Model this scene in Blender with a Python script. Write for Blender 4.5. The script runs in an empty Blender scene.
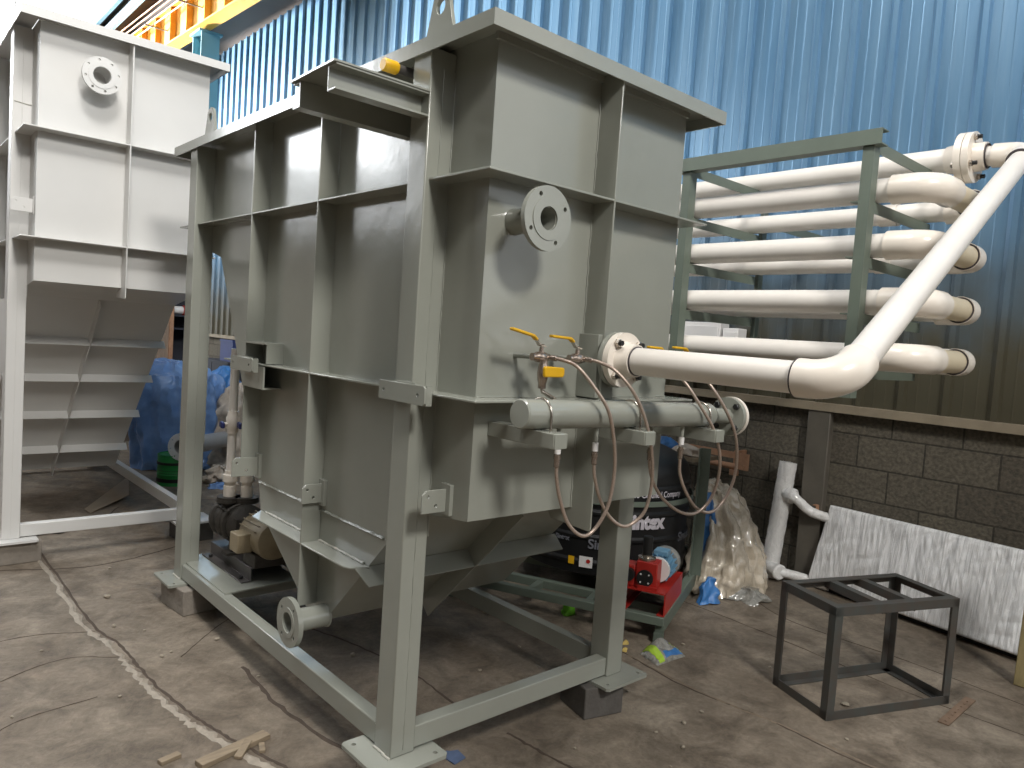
import bpy, bmesh, math, random
from mathutils import Vector, Matrix, noise
V = Vector
PI = math.pi
random.seed(7)
sc = bpy.context.scene
COL = sc.collection
G = -0.15            # floor level (z = 0 is the top of the tank's foot plates)
WX = 3.85            # inner face of the long wall

# ------------------------------------------------------------------ materials
def new_mat(name):
    m = bpy.data.materials.new(name)
    m.use_nodes = True
    nt = m.node_tree
    return m, nt, nt.nodes['Principled BSDF']

def srgb(r, g, b):
    f = lambda c: (c / 255 / 12.92) if c / 255 <= 0.04045 else ((c / 255 + 0.055) / 1.055) ** 2.4
    return (f(r), f(g), f(b), 1.0)

def mat(name, rgb, rough=0.5, metal=0.0, var=0.12, scale=6.0, bump=0.0, bscale=60.0, coat=0.0,
        rgb2=None, stretch=(1, 1, 1), spec=0.5, trans=0.0, alpha=1.0):
    m, nt, p = new_mat(name)
    N, L = nt.nodes, nt.links
    c1 = srgb(*rgb)
    c2 = srgb(*rgb2) if rgb2 else tuple(c * (1 - var) for c in c1[:3]) + (1,)
    tc = N.new('ShaderNodeTexCoord')
    mp = N.new('ShaderNodeMapping'); mp.inputs['Scale'].default_value = stretch
    L.new(tc.outputs['Object'], mp.inputs['Vector'])
    nz = N.new('ShaderNodeTexNoise'); nz.inputs['Scale'].default_value = scale
    nz.inputs['Detail'].default_value = 6; nz.inputs['Roughness'].default_value = 0.6
    L.new(mp.outputs[0], nz.inputs['Vector'])
    rp = N.new('ShaderNodeValToRGB')
    rp.color_ramp.elements[0].position = 0.35; rp.color_ramp.elements[0].color = c1
    rp.color_ramp.elements[1].position = 0.7; rp.color_ramp.elements[1].color = c2
    L.new(nz.outputs['Fac'], rp.inputs['Fac'])
    L.new(rp.outputs['Color'], p.inputs['Base Color'])
    p.inputs['Roughness'].default_value = rough
    p.inputs['Metallic'].default_value = metal
    p.inputs['Specular IOR Level'].default_value = spec
    p.inputs['Coat Weight'].default_value = coat
    p.inputs['Coat Roughness'].default_value = 0.12
    p.inputs['Transmission Weight'].default_value = trans
    p.inputs['Alpha'].default_value = alpha
    if bump:
        n2 = N.new('ShaderNodeTexNoise'); n2.inputs['Scale'].default_value = bscale
        n2.inputs['Detail'].default_value = 4
        L.new(mp.outputs[0], n2.inputs['Vector'])
        b = N.new('ShaderNodeBump'); b.inputs['Strength'].default_value = bump
        b.inputs['Distance'].default_value = 0.01
        L.new(n2.outputs['Fac'], b.inputs['Height'])
        L.new(b.outputs[0], p.inputs['Normal'])
    return m

M = {}
M['paint'] = mat('grey_green_enamel', (147, 149, 140), rough=0.17, var=0.07, scale=3, bump=0.12, bscale=9, spec=0.6)
M['primer'] = mat('pale_grey_enamel', (208, 207, 204), rough=0.4, var=0.04, scale=3, bump=0.03, bscale=12)
M['rackgreen'] = mat('rack_green_enamel', (104, 114, 103), rough=0.45, var=0.15, scale=5)
M['pvc'] = mat('cream_pvc', (233, 227, 219), rough=0.32, var=0.06, scale=7)
M['pvcfit'] = mat('cream_pvc_fitting', (236, 227, 215), rough=0.22, var=0.05, scale=9)
M['pvcsock'] = mat('yellowed_pvc', (216, 202, 174), rough=0.4, var=0.08, scale=9)
M['steel'] = mat('bright_steel', (196, 188, 178), rough=0.25, metal=0.9, var=0.2, scale=40)
M['brass'] = mat('nickel_brass', (188, 172, 160), rough=0.25, metal=0.85, var=0.2, scale=50)
M['hose'] = mat('braided_hose', (178, 160, 147), rough=0.35, metal=0.5, var=0.3, scale=240)
M['black'] = mat('black_rubber', (28, 28, 28), rough=0.5, var=0.2)
M['glue'] = mat('dark_glue_ring', (70, 64, 66), rough=0.5, var=0.2)
M['yellow'] = mat('yellow_plastic', (222, 172, 24), rough=0.4, var=0.1)
M['weld'] = mat('weld_bead', (190, 188, 178), rough=0.25, var=0.15, scale=60, spec=0.6)
M['white'] = mat('white_plastic', (228, 226, 224), rough=0.4, var=0.05)
M['shadowgap'] = mat('shadow_gap_dark', (30, 31, 30), rough=0.7)
M['tankblack'] = mat('black_polyethylene', (17, 17, 18), rough=0.5, var=0.2, scale=8)
M['letter'] = mat('pale_lettering', (205, 200, 206), rough=0.5, var=0.25, scale=60)
M['letterdim'] = mat('worn_lettering', (120, 122, 130), rough=0.6, var=0.4, scale=90)
M['red'] = mat('red_enamel', (176, 42, 34), rough=0.42, var=0.18, scale=9)
M['motorblue'] = mat('blue_motor_enamel', (112, 156, 184), rough=0.45, var=0.2, scale=12)
M['motorgrey'] = mat('grey_motor_cowl', (138, 138, 134), rough=0.5, var=0.2)
M['castiron'] = mat('cast_iron', (80, 76, 71), rough=0.6, metal=0.3, var=0.35, scale=20, bump=0.3)
M['beige'] = mat('beige_motor', (156, 142, 116), rough=0.55, var=0.25, scale=12)
M['sksteel'] = mat('dark_base_steel', (92, 88, 86), rough=0.4, metal=0.4, var=0.25, scale=9)
M['rawsteel'] = mat('raw_dark_steel', (88, 91, 89), rough=0.45, metal=0.4, var=0.35, scale=12, rgb2=(92, 84, 78))
M['rustdk'] = mat('dull_rusty_steel', (126, 104, 86), rough=.7, var=.35, scale=14)
M['rust'] = mat('rusty_steel', (176, 134, 104), rough=0.7, var=0.35, scale=14)
M['wood'] = mat('grey_timber', (150, 134, 112), rough=0.75, var=0.35, scale=7, stretch=(1, 8, 8), bump=0.2)
M['woodyel'] = mat('yellow_timber', (150, 136, 96), rough=0.7, var=0.35, scale=6, stretch=(6, 6, 1), bump=0.2)
M['tarp'] = mat('blue_tarpaulin', (128, 162, 212), rough=0.34, var=0.35, scale=5, bump=0.3, bscale=22, rgb2=(92, 130, 186))
M['green'] = mat('green_drum', (36, 140, 66), rough=0.4, var=0.15)
M['galv'] = mat('grey_pipe', (176, 178, 180), rough=0.35, metal=0.2, var=0.1)
M['teal'] = mat('teal_paint', (92, 140, 152), rough=0.6, var=0.2, scale=2)
M['girder'] = mat('yellow_girder_paint', (226, 168, 52), rough=0.5, var=0.1, scale=2)
M['copper'] = mat('copper_bar', (190, 150, 120), rough=0.35, metal=0.5)
M['plank'] = mat('brown_boards', (150, 132, 116), rough=0.75, var=0.3, scale=5, stretch=(8, 8, 1))
M['cabinet'] = mat('dark_blue_cabinet', (38, 42, 54), rough=0.6)
M['cratebl'] = mat('blue_crate', (46, 62, 116), rough=0.5)
M['lime'] = mat('lime_print', (166, 200, 60), rough=0.4)
M['bluebag'] = mat('blue_bag', (66, 124, 188), rough=0.4, var=0.3, scale=14, bump=0.3, bscale=40)
M['leaf'] = mat('dry_yellow_scrap', (196, 170, 96), rough=0.7)
M['pebble'] = mat('pale_rubble', (158, 148, 132), rough=0.85, var=0.25, scale=40)
M['denim'] = mat('slate_blue_scrap', (92, 108, 140), rough=0.7, var=0.25, scale=30)
M['sheet'] = mat('dusty_clear_sheet', (142, 128, 110), rough=0.35, var=0.2, scale=10)
M['rag'] = mat('beige_rag', (206, 194, 180), rough=0.75, var=0.4, scale=16, bump=0.4, bscale=20)

def brickish():
    m, nt, p = new_mat('concrete_blockwork'); N, L = nt.nodes, nt.links
    tc = N.new('ShaderNodeTexCoord'); sx = N.new('ShaderNodeSeparateXYZ'); cx = N.new('ShaderNodeCombineXYZ')
    L.new(tc.outputs['Object'], sx.inputs[0])
    ad = N.new('ShaderNodeMath'); ad.operation = 'ADD'; L.new(sx.outputs['X'], ad.inputs[0]); L.new(sx.outputs['Y'], ad.inputs[1])
    L.new(ad.outputs[0], cx.inputs['X']); L.new(sx.outputs['Z'], cx.inputs['Y'])
    mp = N.new('ShaderNodeMapping'); mp.inputs['Location'].default_value = (0.08, 0.15, 0)
    L.new(cx.outputs[0], mp.inputs[0])
    br = N.new('ShaderNodeTexBrick'); L.new(mp.outputs[0], br.inputs['Vector'])
    br.inputs['Scale'].default_value = 1; br.inputs['Brick Width'].default_value = 0.43
    br.inputs['Row Height'].default_value = 0.222; br.inputs['Mortar Size'].default_value = 0.007
    br.inputs['Mortar Smooth'].default_value = 0.3
    br.inputs['Color1'].default_value = srgb(100, 95, 84); br.inputs['Color2'].default_value = srgb(84, 79, 70)
    br.inputs['Mortar'].default_value = srgb(64, 60, 53)
    nz = N.new('ShaderNodeTexNoise'); nz.inputs['Scale'].default_value = 45; nz.inputs['Detail'].default_value = 8
    L.new(tc.outputs['Object'], nz.inputs['Vector'])
    n3 = N.new('ShaderNodeTexNoise'); n3.inputs['Scale'].default_value = 2.2; n3.inputs['Detail'].default_value = 6
    L.new(tc.outputs['Object'], n3.inputs['Vector'])
    rp = N.new('ShaderNodeValToRGB'); rp.color_ramp.elements[0].position = .3; rp.color_ramp.elements[0].color = (.55, .55, .55, 1)
    rp.color_ramp.elements[1].position = .72; rp.color_ramp.elements[1].color = (1.3, 1.26, 1.18, 1)
    L.new(nz.outputs['Fac'], rp.inputs['Fac'])
    mx = N.new('ShaderNodeMix'); mx.data_type = 'RGBA'; mx.blend_type = 'MULTIPLY'; mx.inputs[0].default_value = 0.8
    L.new(br.outputs['Color'], mx.inputs[6]); L.new(rp.outputs['Color'], mx.inputs[7])
    L.new(mx.outputs[2], p.inputs['Base Color'])
    p.inputs['Roughness'].default_value = 0.9
    hm = N.new('ShaderNodeMath'); hm.operation = 'MULTIPLY_ADD'
    L.new(br.outputs['Fac'], hm.inputs[0]); hm.inputs[1].default_value = -1.2; L.new(nz.outputs['Fac'], hm.inputs[2])
    bp = N.new('ShaderNodeBump'); bp.inputs['Strength'].default_value = 0.7; bp.inputs['Distance'].default_value = 0.012
    L.new(hm.outputs[0], bp.inputs['Height']); L.new(bp.outputs[0], p.inputs['Normal'])
    return m
M['block'] = brickish()

def corr():
    m, nt, p = new_mat('blue_corrugated_sheet'); N, L = nt.nodes, nt.links
    tc = N.new('ShaderNodeTexCoord')
    mp = N.new('ShaderNodeMapping'); mp.inputs['Scale'].default_value = (3, 3, 0.3); L.new(tc.outputs['Object'], mp.inputs[0])
    nz = N.new('ShaderNodeTexNoise'); nz.inputs['Scale'].default_value = 2.5; nz.inputs['Detail'].default_value = 8; nz.inputs['Roughness'].default_value = .65
    L.new(mp.outputs[0], nz.inputs['Vector'])
    rp = N.new('ShaderNodeValToRGB'); e = rp.color_ramp.elements
    e[0].position = .3; e[0].color = srgb(80, 120, 152); e[1].position = .72; e[1].color = srgb(106, 140, 166)
    L.new(nz.outputs['Fac'], rp.inputs['Fac'])
    # dust on the sheets' foot, painted darker for shade and reflected floor, ragged edge
    sx = N.new('ShaderNodeSeparateXYZ'); L.new(tc.outputs['Object'], sx.inputs[0])
    n2 = N.new('ShaderNodeTexNoise'); n2.inputs['Scale'].default_value = 3; n2.inputs['Detail'].default_value = 7; L.new(tc.outputs['Object'], n2.inputs['Vector'])
    ma = N.new('ShaderNodeMath'); ma.operation = 'MULTIPLY_ADD'; L.new(n2.outputs['Fac'], ma.inputs[0]); ma.inputs[1].default_value = 0.9; L.new(sx.outputs['Z'], ma.inputs[2])
    mr = N.new('ShaderNodeMapRange'); L.new(ma.outputs[0], mr.inputs[0])
    mr.inputs[1].default_value = 1.95; mr.inputs[2].default_value = 3.15; mr.inputs[3].default_value = .95; mr.inputs[4].default_value = 0
    mx = N.new('ShaderNodeMix'); mx.data_type = 'RGBA'; L.new(mr.outputs[0], mx.inputs[0])
    L.new(rp.outputs['Color'], mx.inputs[6]); mx.inputs[7].default_value = srgb(84, 77, 56)
    L.new(mx.outputs[2], p.inputs['Base Color'])
    p.inputs['Roughness'].default_value = .36; p.inputs['Metallic'].default_value = .3
    return m
M['corr'] = corr()

def floor_mat():
    m, nt, p = new_mat('dusty_concrete_floor'); N, L = nt.nodes, nt.links
    tc = N.new('ShaderNodeTexCoord')
    def nzn(s, d=8, r=.6, st=(1, 1, 1)):
        mp = N.new('ShaderNodeMapping'); mp.inputs['Scale'].default_value = st; L.new(tc.outputs['Object'], mp.inputs[0])
        n = N.new('ShaderNodeTexNoise'); n.inputs['Scale'].default_value = s; n.inputs['Detail'].default_value = d; n.inputs['Roughness'].default_value = r
        n.inputs['Distortion'].default_value = .6
        L.new(mp.outputs[0], n.inputs['Vector']); return n
    a = nzn(1.1); b = nzn(5.0, 10, .7); c = nzn(38, 6, .7)
    r1 = N.new('ShaderNodeValToRGB'); e = r1.color_ramp.elements
    e[0].position = .3; e[0].color = srgb(120, 109, 96); e[1].position = .7; e[1].color = srgb(149, 140, 127)
    L.new(a.outputs['Fac'], r1.inputs['Fac'])
    r2 = N.new('ShaderNodeValToRGB'); e = r2.color_ramp.elements
    e[0].position = .36; e[0].color = (.46, .43, .40, 1); e[1].position = .68; e[1].color = (1.12, 1.1, 1.08, 1)
    L.new(b.outputs['Fac'], r2.inputs['Fac'])
    r3 = N.new('ShaderNodeValToRGB'); e = r3.color_ramp.elements
    e[0].position = .3; e[0].color = (.7, .68, .66, 1); e[1].position = .62; e[1].color = (1.08, 1.07, 1.05, 1)
    L.new(c.outputs['Fac'], r3.inputs['Fac'])
    x1 = N.new('ShaderNodeMix'); x1.data_type = 'RGBA'; x1.blend_type = 'MULTIPLY'; x1.inputs[0].default_value = 1
    L.new(r1.outputs['Color'], x1.inputs[6]); L.new(r2.outputs['Color'], x1.inputs[7])
    x2 = N.new('ShaderNodeMix'); x2.data_type = 'RGBA'; x2.blend_type = 'MULTIPLY'; x2.inputs[0].default_value = .8
    L.new(x1.outputs[2], x2.inputs[6]); L.new(r3.outputs['Color'], x2.inputs[7])
    L.new(x2.outputs[2], p.inputs['Base Color'])
    rr = N.new('ShaderNodeMapRange'); L.new(b.outputs['Fac'], rr.inputs[0]); rr.inputs[3].default_value = .55; rr.inputs[4].default_value = .85
    L.new(rr.outputs[0], p.inputs['Roughness'])
    ad = N.new('ShaderNodeMath'); ad.operation = 'ADD'; L.new(b.outputs['Fac'], ad.inputs[0]); L.new(c.outputs['Fac'], ad.inputs[1])
    bp = N.new('ShaderNodeBump'); bp.inputs['Strength'].default_value = .45; bp.inputs['Distance'].default_value = .012
    L.new(ad.outputs[0], bp.inputs['Height']); L.new(bp.outputs[0], p.inputs['Normal'])
    return m
M['floor'] = floor_mat()
M['crack'] = mat('dark_crack_fill', (78, 66, 56), rough=.9, var=.3, scale=20)
M['torn'] = mat('torn_pale_seam', (160, 150, 136), rough=.7, var=.3, scale=26, bump=.4)
M['cement'] = mat('cement_block', (140, 132, 122), rough=.9, var=.25, scale=9, bump=.4, bscale=50)
M['cementdk'] = mat('dark_cement_block', (92, 88, 84), rough=.9, var=.25, scale=9, bump=.4, bscale=50)
M['roof'] = mat('dark_roof_sheet', (92, 82, 76), rough=.7, var=.3, scale=1.5, stretch=(1, .2, 1))

def wrap_mat(name, rgb, streak, alpha=1.0, lo=.55, p0=.36, p1=.66, metal=0.0, rough=.2, bs=.9, coat=1.0):
    """plastic film over something grey: crinkled, glossy"""
    m, nt, p = new_mat(name); N, L = nt.nodes, nt.links
    tc = N.new('ShaderNodeTexCoord'); mp = N.new('ShaderNodeMapping'); mp.inputs['Scale'].default_value = streak
    L.new(tc.outputs['Object'], mp.inputs[0])
    n = N.new('ShaderNodeTexNoise'); n.inputs['Scale'].default_value = 9; n.inputs['Detail'].default_value = 9; n.inputs['Roughness'].default_value = .7; n.inputs['Distortion'].default_value = 1.0
    L.new(mp.outputs[0], n.inputs['Vector'])
    rp = N.new('ShaderNodeValToRGB'); e = rp.color_ramp.elements
    e[0].position = p0; e[0].color = tuple(c * lo for c in srgb(*rgb)[:3]) + (1,); e[1].position = p1; e[1].color = srgb(*rgb)
    L.new(n.outputs['Fac'], rp.inputs['Fac']); L.new(rp.outputs['Color'], p.inputs['Base Color'])
    bp = N.new('ShaderNodeBump'); bp.inputs['Strength'].default_value = bs; bp.inputs['Distance'].default_value = .02
    L.new(n.outputs['Fac'], bp.inputs['Height']); L.new(bp.outputs[0], p.inputs['Normal'])
    p.inputs['Metallic'].default_value = metal; p.inputs['Roughness'].default_value = rough; p.inputs['Coat Weight'].default_value = coat; p.inputs['Coat Roughness'].default_value = .06; p.inputs['Coat IOR'].default_value = 1.7
    p.inputs['Alpha'].default_value = alpha
    return m
M['film'] = wrap_mat('stretch_film_on_panel', (250, 251, 252), (.8, 6.5, .22), lo=.72, p0=.42, p1=.58, metal=.0, rough=.25, bs=.5, coat=.3)  # white streaks in the colour stand in for glints on the film
M['filmpipe'] = wrap_mat('bubble_film_on_pipe', (244, 243, 241), (3, 3, 2), lo=.85, metal=.0, rough=.25, bs=.6, coat=.4)
M['polythene'] = wrap_mat('dusty_polythene', (220, 206, 184), (.9, .9, .35), lo=.6)
M['pouch'] = wrap_mat('crinkled_clear_pouch', (176, 174, 166), (3, 3, 3))

# ------------------------------------------------------------------ mesh builder
def basis(axis):
    a = V(axis).normalized()
    t = V((0, 0, 1)) if abs(a.z) < 0.9 else V((1, 0, 0))
    u = t.cross(a).normalized()
    return u, a.cross(u).normalized(), a

class MB:
    def __init__(s): s.bm = bmesh.new()
    def _f(s, vs):
        try: return s.bm.faces.new(vs)
        except ValueError: return None
    def prism(s, pts, vec):
        vec = V(vec); a = [s.bm.verts.new(V(p)) for p in pts]; b = [s.bm.verts.new(V(p) + vec) for p in pts]
        s._f(a[::-1]); s._f(b)
        for i in range(len(a)):
            j = (i + 1) % len(a); s._f([a[i], a[j], b[j], b[i]])
        return s
    def box(s, x0, x1, y0, y1, z0, z1):
        return s.prism([(x0, y0, z0), (x1, y0, z0), (x1, y1, z0), (x0, y1, z0)], (0, 0, z1 - z0))
    def obox(s, c, u, v, w, a, b, d):
        c, u, v, w = V(c), V(u).normalized() * a / 2, V(v).normalized() * b / 2, V(w).normalized() * d
        return s.prism([c - u - v - w / 2, c + u - v - w / 2, c + u + v - w / 2, c - u + v - w / 2], w)
    def bar(s, p0, p1, w, h, up=(0, 0, 1)):
        p0, p1 = V(p0), V(p1); a = (p1 - p0).normalized(); sd = a.cross(V(up)).normalized(); u = sd.cross(a)
        return s.prism([p0 - sd * w / 2 - u * h / 2, p0 + sd * w / 2 - u * h / 2, p0 + sd * w / 2 + u * h / 2, p0 - sd * w / 2 + u * h / 2], p1 - p0)
    def prof(s, p0, p1, poly, ex, ey):
        """sweep a 2-D polygon (in ex, ey) from p0 to p1"""
        p0, p1, ex, ey = V(p0), V(p1), V(ex).normalized(), V(ey).normalized()
        return s.prism([p0 + ex * a + ey * b for a, b in poly], p1 - p0)
    def angle(s, p0, p1, a, b, t, ex, ey):
        return s.prof(p0, p1, [(0, 0), (a, 0), (a, t), (t, t), (t, b), (0, b)], ex, ey)
    def chan(s, p0, p1, h, w, t, eh, ew):
        """C section: web along eh (height h), flanges along ew (width w)"""
        return s.prof(p0, p1, [(0, 0), (h, 0), (h, w), (h - t, w), (h - t, t), (t, t), (t, w), (0, w)], eh, ew)
    def cyl(s, p0, p1, r0, r1=None, n=24, cap=True):
        r1 = r0 if r1 is None else r1
        return s.lathe([(r0, 0), (r1, (V(p1) - V(p0)).length)], p0, V(p1) - V(p0), n, cap)
    def lathe(s, pr, o, axis, n=32, cap=True, closed=False):
        o = V(o); u, v, a = basis(axis); rings = []
        for r, t in pr:
            rings.append([s.bm.verts.new(o + a * t + (u * math.cos(2 * PI * k / n) + v * math.sin(2 * PI * k / n)) * r) for k in range(n)])
        R = len(rings)
        for i in range(R if closed else R - 1):
            A, B = rings[i], rings[(i + 1) % R]
            for k in range(n):
                j = (k + 1) % n; s._f([A[k], A[j], B[j], B[k]])
        if cap and not closed: s._f(rings[0][::-1]); s._f(rings[-1])
        return s
    def tube(s, pts, r, n=12, cap=True):
        pts = [V(p) for p in pts]; rad = r if isinstance(r, (list, tuple)) else [r] * len(pts)
        t0 = (pts[1] - pts[0]).normalized(); u, v, _ = basis(t0); rings = []
        prev = t0
        for i, p in enumerate(pts):
            t = (pts[min(i + 1, len(pts) - 1)] - pts[max(i - 1, 0)]).normalized()
            q = prev.rotation_difference(t); u = q @ u; v = q @ v; prev = t
            rings.append([s.bm.verts.new(p + (u * math.cos(2 * PI * k / n) + v * math.sin(2 * PI * k / n)) * rad[i]) for k in range(n)])
        for A, B in zip(rings, rings[1:]):
            for k in range(n):
                j = (k + 1) % n; s._f([A[k], A[j], B[j], B[k]])
        if cap: s._f(rings[0][::-1]); s._f(rings[-1])
        return s
    def holed(s, outer, holes, o, ux, uy, th):
        """plate: 2-D outline with round holes, extruded th along ux x uy"""
        o, ux, uy = V(o), V(ux).normalized(), V(uy).normalized(); w = ux.cross(uy) * th
        t = bmesh.new(); edges = []
        loops = [list(outer)] + [[(cx + r * math.cos(2 * PI * k / n), cy + r * math.sin(2 * PI * k / n)) for k in range(n)] for cx, cy, r, n in holes]
        for lp in loops:
            vs = [t.verts.new((a, b, 0)) for a, b in lp]
            edges += [t.edges.new((vs[i], vs[(i + 1) % len(vs)])) for i in range(len(vs))]
        bmesh.ops.triangle_fill(t, use_beauty=True, use_dissolve=False, edges=edges, normal=(0, 0, 1))
        t.verts.ensure_lookup_table(); t.verts.index_update()
        mp = lambda c, k: o + ux * c.x + uy * c.y + (w if k else V((0, 0, 0)))
        A = [s.bm.verts.new(mp(x.co, 0)) for x in t.verts]; B = [s.bm.verts.new(mp(x.co, 1)) for x in t.verts]
        for f in t.faces:
            s._f([A[x.index] for x in f.verts][::-1]); s._f([B[x.index] for x in f.verts])
        for e in t.edges:
            if len(e.link_faces) == 1:
                i, j = e.verts[0].index, e.verts[1].index
                s._f([A[i], A[j], B[j], B[i]])
        t.free(); return s
    def sph(s, c, r, sx=1, sy=1, sz=1, sub=3):
        m = Matrix.Translation(V(c)) @ Matrix.Diagonal((sx, sy, sz, 1))
        bmesh.ops.create_icosphere(s.bm, subdivisions=sub, radius=r, matrix=m); return s
    def build(s, name, m, parent=None, bevel=0.0, smooth=True, **props):
        bm = s.bm
        bmesh.ops.recalc_face_normals(bm, faces=bm.faces)
        if parent is not None:
            off = parent.location.copy(); q = parent.parent
            while q is not None: off += q.location; q = q.parent
            bmesh.ops.translate(bm, verts=bm.verts, vec=-off)
        me = bpy.data.meshes.new(name); bm.to_mesh(me); bm.free()
        if m is not None: me.materials.append(M[m] if isinstance(m, str) else m)
        if smooth:
            me.polygons.foreach_set('use_smooth', [True] * len(me.polygons))
            me.set_sharp_from_angle(angle=math.radians(38))
        o = bpy.data.objects.new(name, me); COL.objects.link(o)
        if parent is not None: o.parent = parent
        if bevel:
            b = o.modifiers.new('bevel', 'BEVEL'); b.width = bevel; b.segments = 2; b.limit_method = 'ANGLE'; b.angle_limit = math.radians(50)
            b.harden_normals = False
        for k, v in props.items(): o[k] = v
        return o

def recenter(o, loc):
    """move a mesh's origin to loc without moving the mesh"""
    loc = V(loc); o.data.transform(Matrix.Translation(-loc)); o.location = loc; return o

def thing(name, loc, label, cat, group=None):
    o = bpy.data.objects.new(name, None); COL.objects.link(o); o.location = loc; o.empty_display_size = .1
    o['label'] = label; o['category'] = cat
    if group: o['group'] = group
    return o

def tag(o, label, cat, group=None):
    o['label'] = label; o['category'] = cat
    if group: o['group'] = group
    return o

def copy_tree(o, parent=None):
    c = o.copy(); COL.objects.link(c)
    if parent is not None: c.parent = parent
    for ch in list(o.children): copy_tree(ch, c)
    return c

def struct(o): o['kind'] = 'structure'; return o

def circ(r, n=48): return [(r * math.cos(2 * PI * k / n), r * math.sin(2 * PI * k / n)) for k in range(n)]

def bezier_pts(pts, k=8):
    """Catmull-Rom through pts"""
    P = [V(p) for p in pts]; P = [P[0] * 2 - P[1]] + P + [P[-1] * 2 - P[-2]]; out = []
    for i in range(1, len(P) - 2):
        a, b, c, d = P[i - 1:i + 3]
        for j in range(k):
            t = j / k
            out.append(.5 * ((2 * b) + (c - a) * t + (2 * a - 5 * b + 4 * c - d) * t * t + (3 * b - a - 3 * c + d) * t ** 3))
    out.append(P[-2]); return out

def arc_pts(corner, d0, d1, R, n=10):
    """points of a fillet at corner between incoming direction d0 and outgoing d1"""
    c, d0, d1 = V(corner), V(d0).normalized(), V(d1).normalized()
    ang = d0.angle(d1); tl = R * math.tan(ang / 2); a = c - d0 * tl; b = c + d1 * tl
    nrm = (d1 - d0 * d0.dot(d1)).normalized(); cen = a + nrm * R
    ax = d0.cross(d1).normalized()
    return [cen + Matrix.Rotation(ang * i / n, 3, ax) @ (a - cen) for i in range(n + 1)], a, b

def flange_mb(c, axis, R, rb, th, bolts, pcd, rh=.009, roll=0.4, face=True):
    """drilled pipe flange, face centre c, thickness behind it along -axis; raised face ring in front"""
    u, v, a = basis(axis); mb = MB()
    hs = [(0, 0, rb, 32)] + [(pcd * math.cos(roll + 2 * PI * k / bolts), pcd * math.sin(roll + 2 * PI * k / bolts), rh, 12) for k in range(bolts)]
    mb.holed(circ(R, 56), hs, V(c) - a * th, u, v, th)
    if face: mb.lathe([(rb, 0), (rb, .003), (pcd - rh - .006, .003), (pcd - rh - .006, 0)], c, a, 40, cap=False)
    return mb

def bolt_mb(c, axis, r=.012, h=.012, n=6):
    return MB().lathe([(r * .9, 0), (r, h * .15), (r, h * .85), (r * .85, h)], c, axis, n)

def weld(p0, p1, r=.004, step=.012):
    p0, p1 = V(p0), V(p1); n = max(4, int((p1 - p0).length / step)); u, v, a = basis(p1 - p0)
    pts = [p0.lerp(p1, i / n) + u * random.uniform(-.0015, .0015) + v * random.uniform(-.0015, .0015) for i in range(n + 1)]
    return MB().tube(pts, [r * random.uniform(.7, 1.25) for _ in pts], 6)

# ------------------------------------------------------------------ camera
cam_d = bpy.data.cameras.new('camera'); cam = bpy.data.objects.new('camera', cam_d); COL.objects.link(cam)
r_, u_, f_ = V((0.744861, -0.663734, 0.068112)), V((-0.009759, 0.091235, 0.995782)), V((0.667148, 0.742384, -0.061480))
cam.matrix_world = Matrix(((r_.x, u_.x, -f_.x, -1.39941), (r_.y, u_.y, -f_.y, -2.05034), (r_.z, u_.z, -f_.z, 1.46654), (0, 0, 0, 1)))
cam_d.sensor_width = 36; cam_d.lens = 744.2475 / 1024 * 36; cam_d.clip_start = .05; cam_d.clip_end = 200
sc.camera = cam
M['torndk'] = mat('dull_torn_seam', (126, 112, 96), rough=.8, var=.3, scale=26)

# ------------------------------------------------------------------ the setting
fl = struct(MB().box(-9, 4.2, -9, 30, G - .12, G).build('floor', 'floor'))
def seam(pts, w, m, h=.004, jit=.35, name='floor_crack'):
    """a ragged low ribbon lying on the floor"""
    P = bezier_pts([(x, y, 0) for x, y in pts], 10); mb = MB(); L, R, T = [], [], []
    for i, p in enumerate(P):
        t = (P[min(i + 1, len(P) - 1)] - P[max(i - 1, 0)]).normalized(); s = V((-t.y, t.x, 0))
        a = w * (1 + random.uniform(-jit, jit)); b = w * (1 + random.uniform(-jit, jit)); wob = random.uniform(-.3, .3) * w
        L.append(mb.bm.verts.new((p.x + s.x * (a / 2 + wob), p.y + s.y * (a / 2 + wob), G + .0004)))
        R.append(mb.bm.verts.new((p.x - s.x * (b / 2 - wob), p.y - s.y * (b / 2 - wob), G + .0004)))
        T.append(mb.bm.verts.new((p.x + s.x * wob, p.y + s.y * wob, G + h * random.uniform(.5, 1.2))))
    for i in range(len(P) - 1):
        mb._f([L[i], L[i + 1], T[i + 1], T[i]]); mb._f([T[i], T[i + 1], R[i + 1], R[i]])
    return mb.build(name, m, fl)
main_seam = [(-.47, 4.6), (-.467, 3.04), (-.475, 2.13), (-.43, 1.81), (-.42, 1.5), (-.41, 1.25), (-.374, .97), (-.338, .78), (-.27, .54), (-.2, .3)]
seam(main_seam, .03, 'torn', .009, .7, 'torn_floor_seam')
seam([(x + .035, y) for x, y in main_seam], .014, 'crack', .004)
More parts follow.
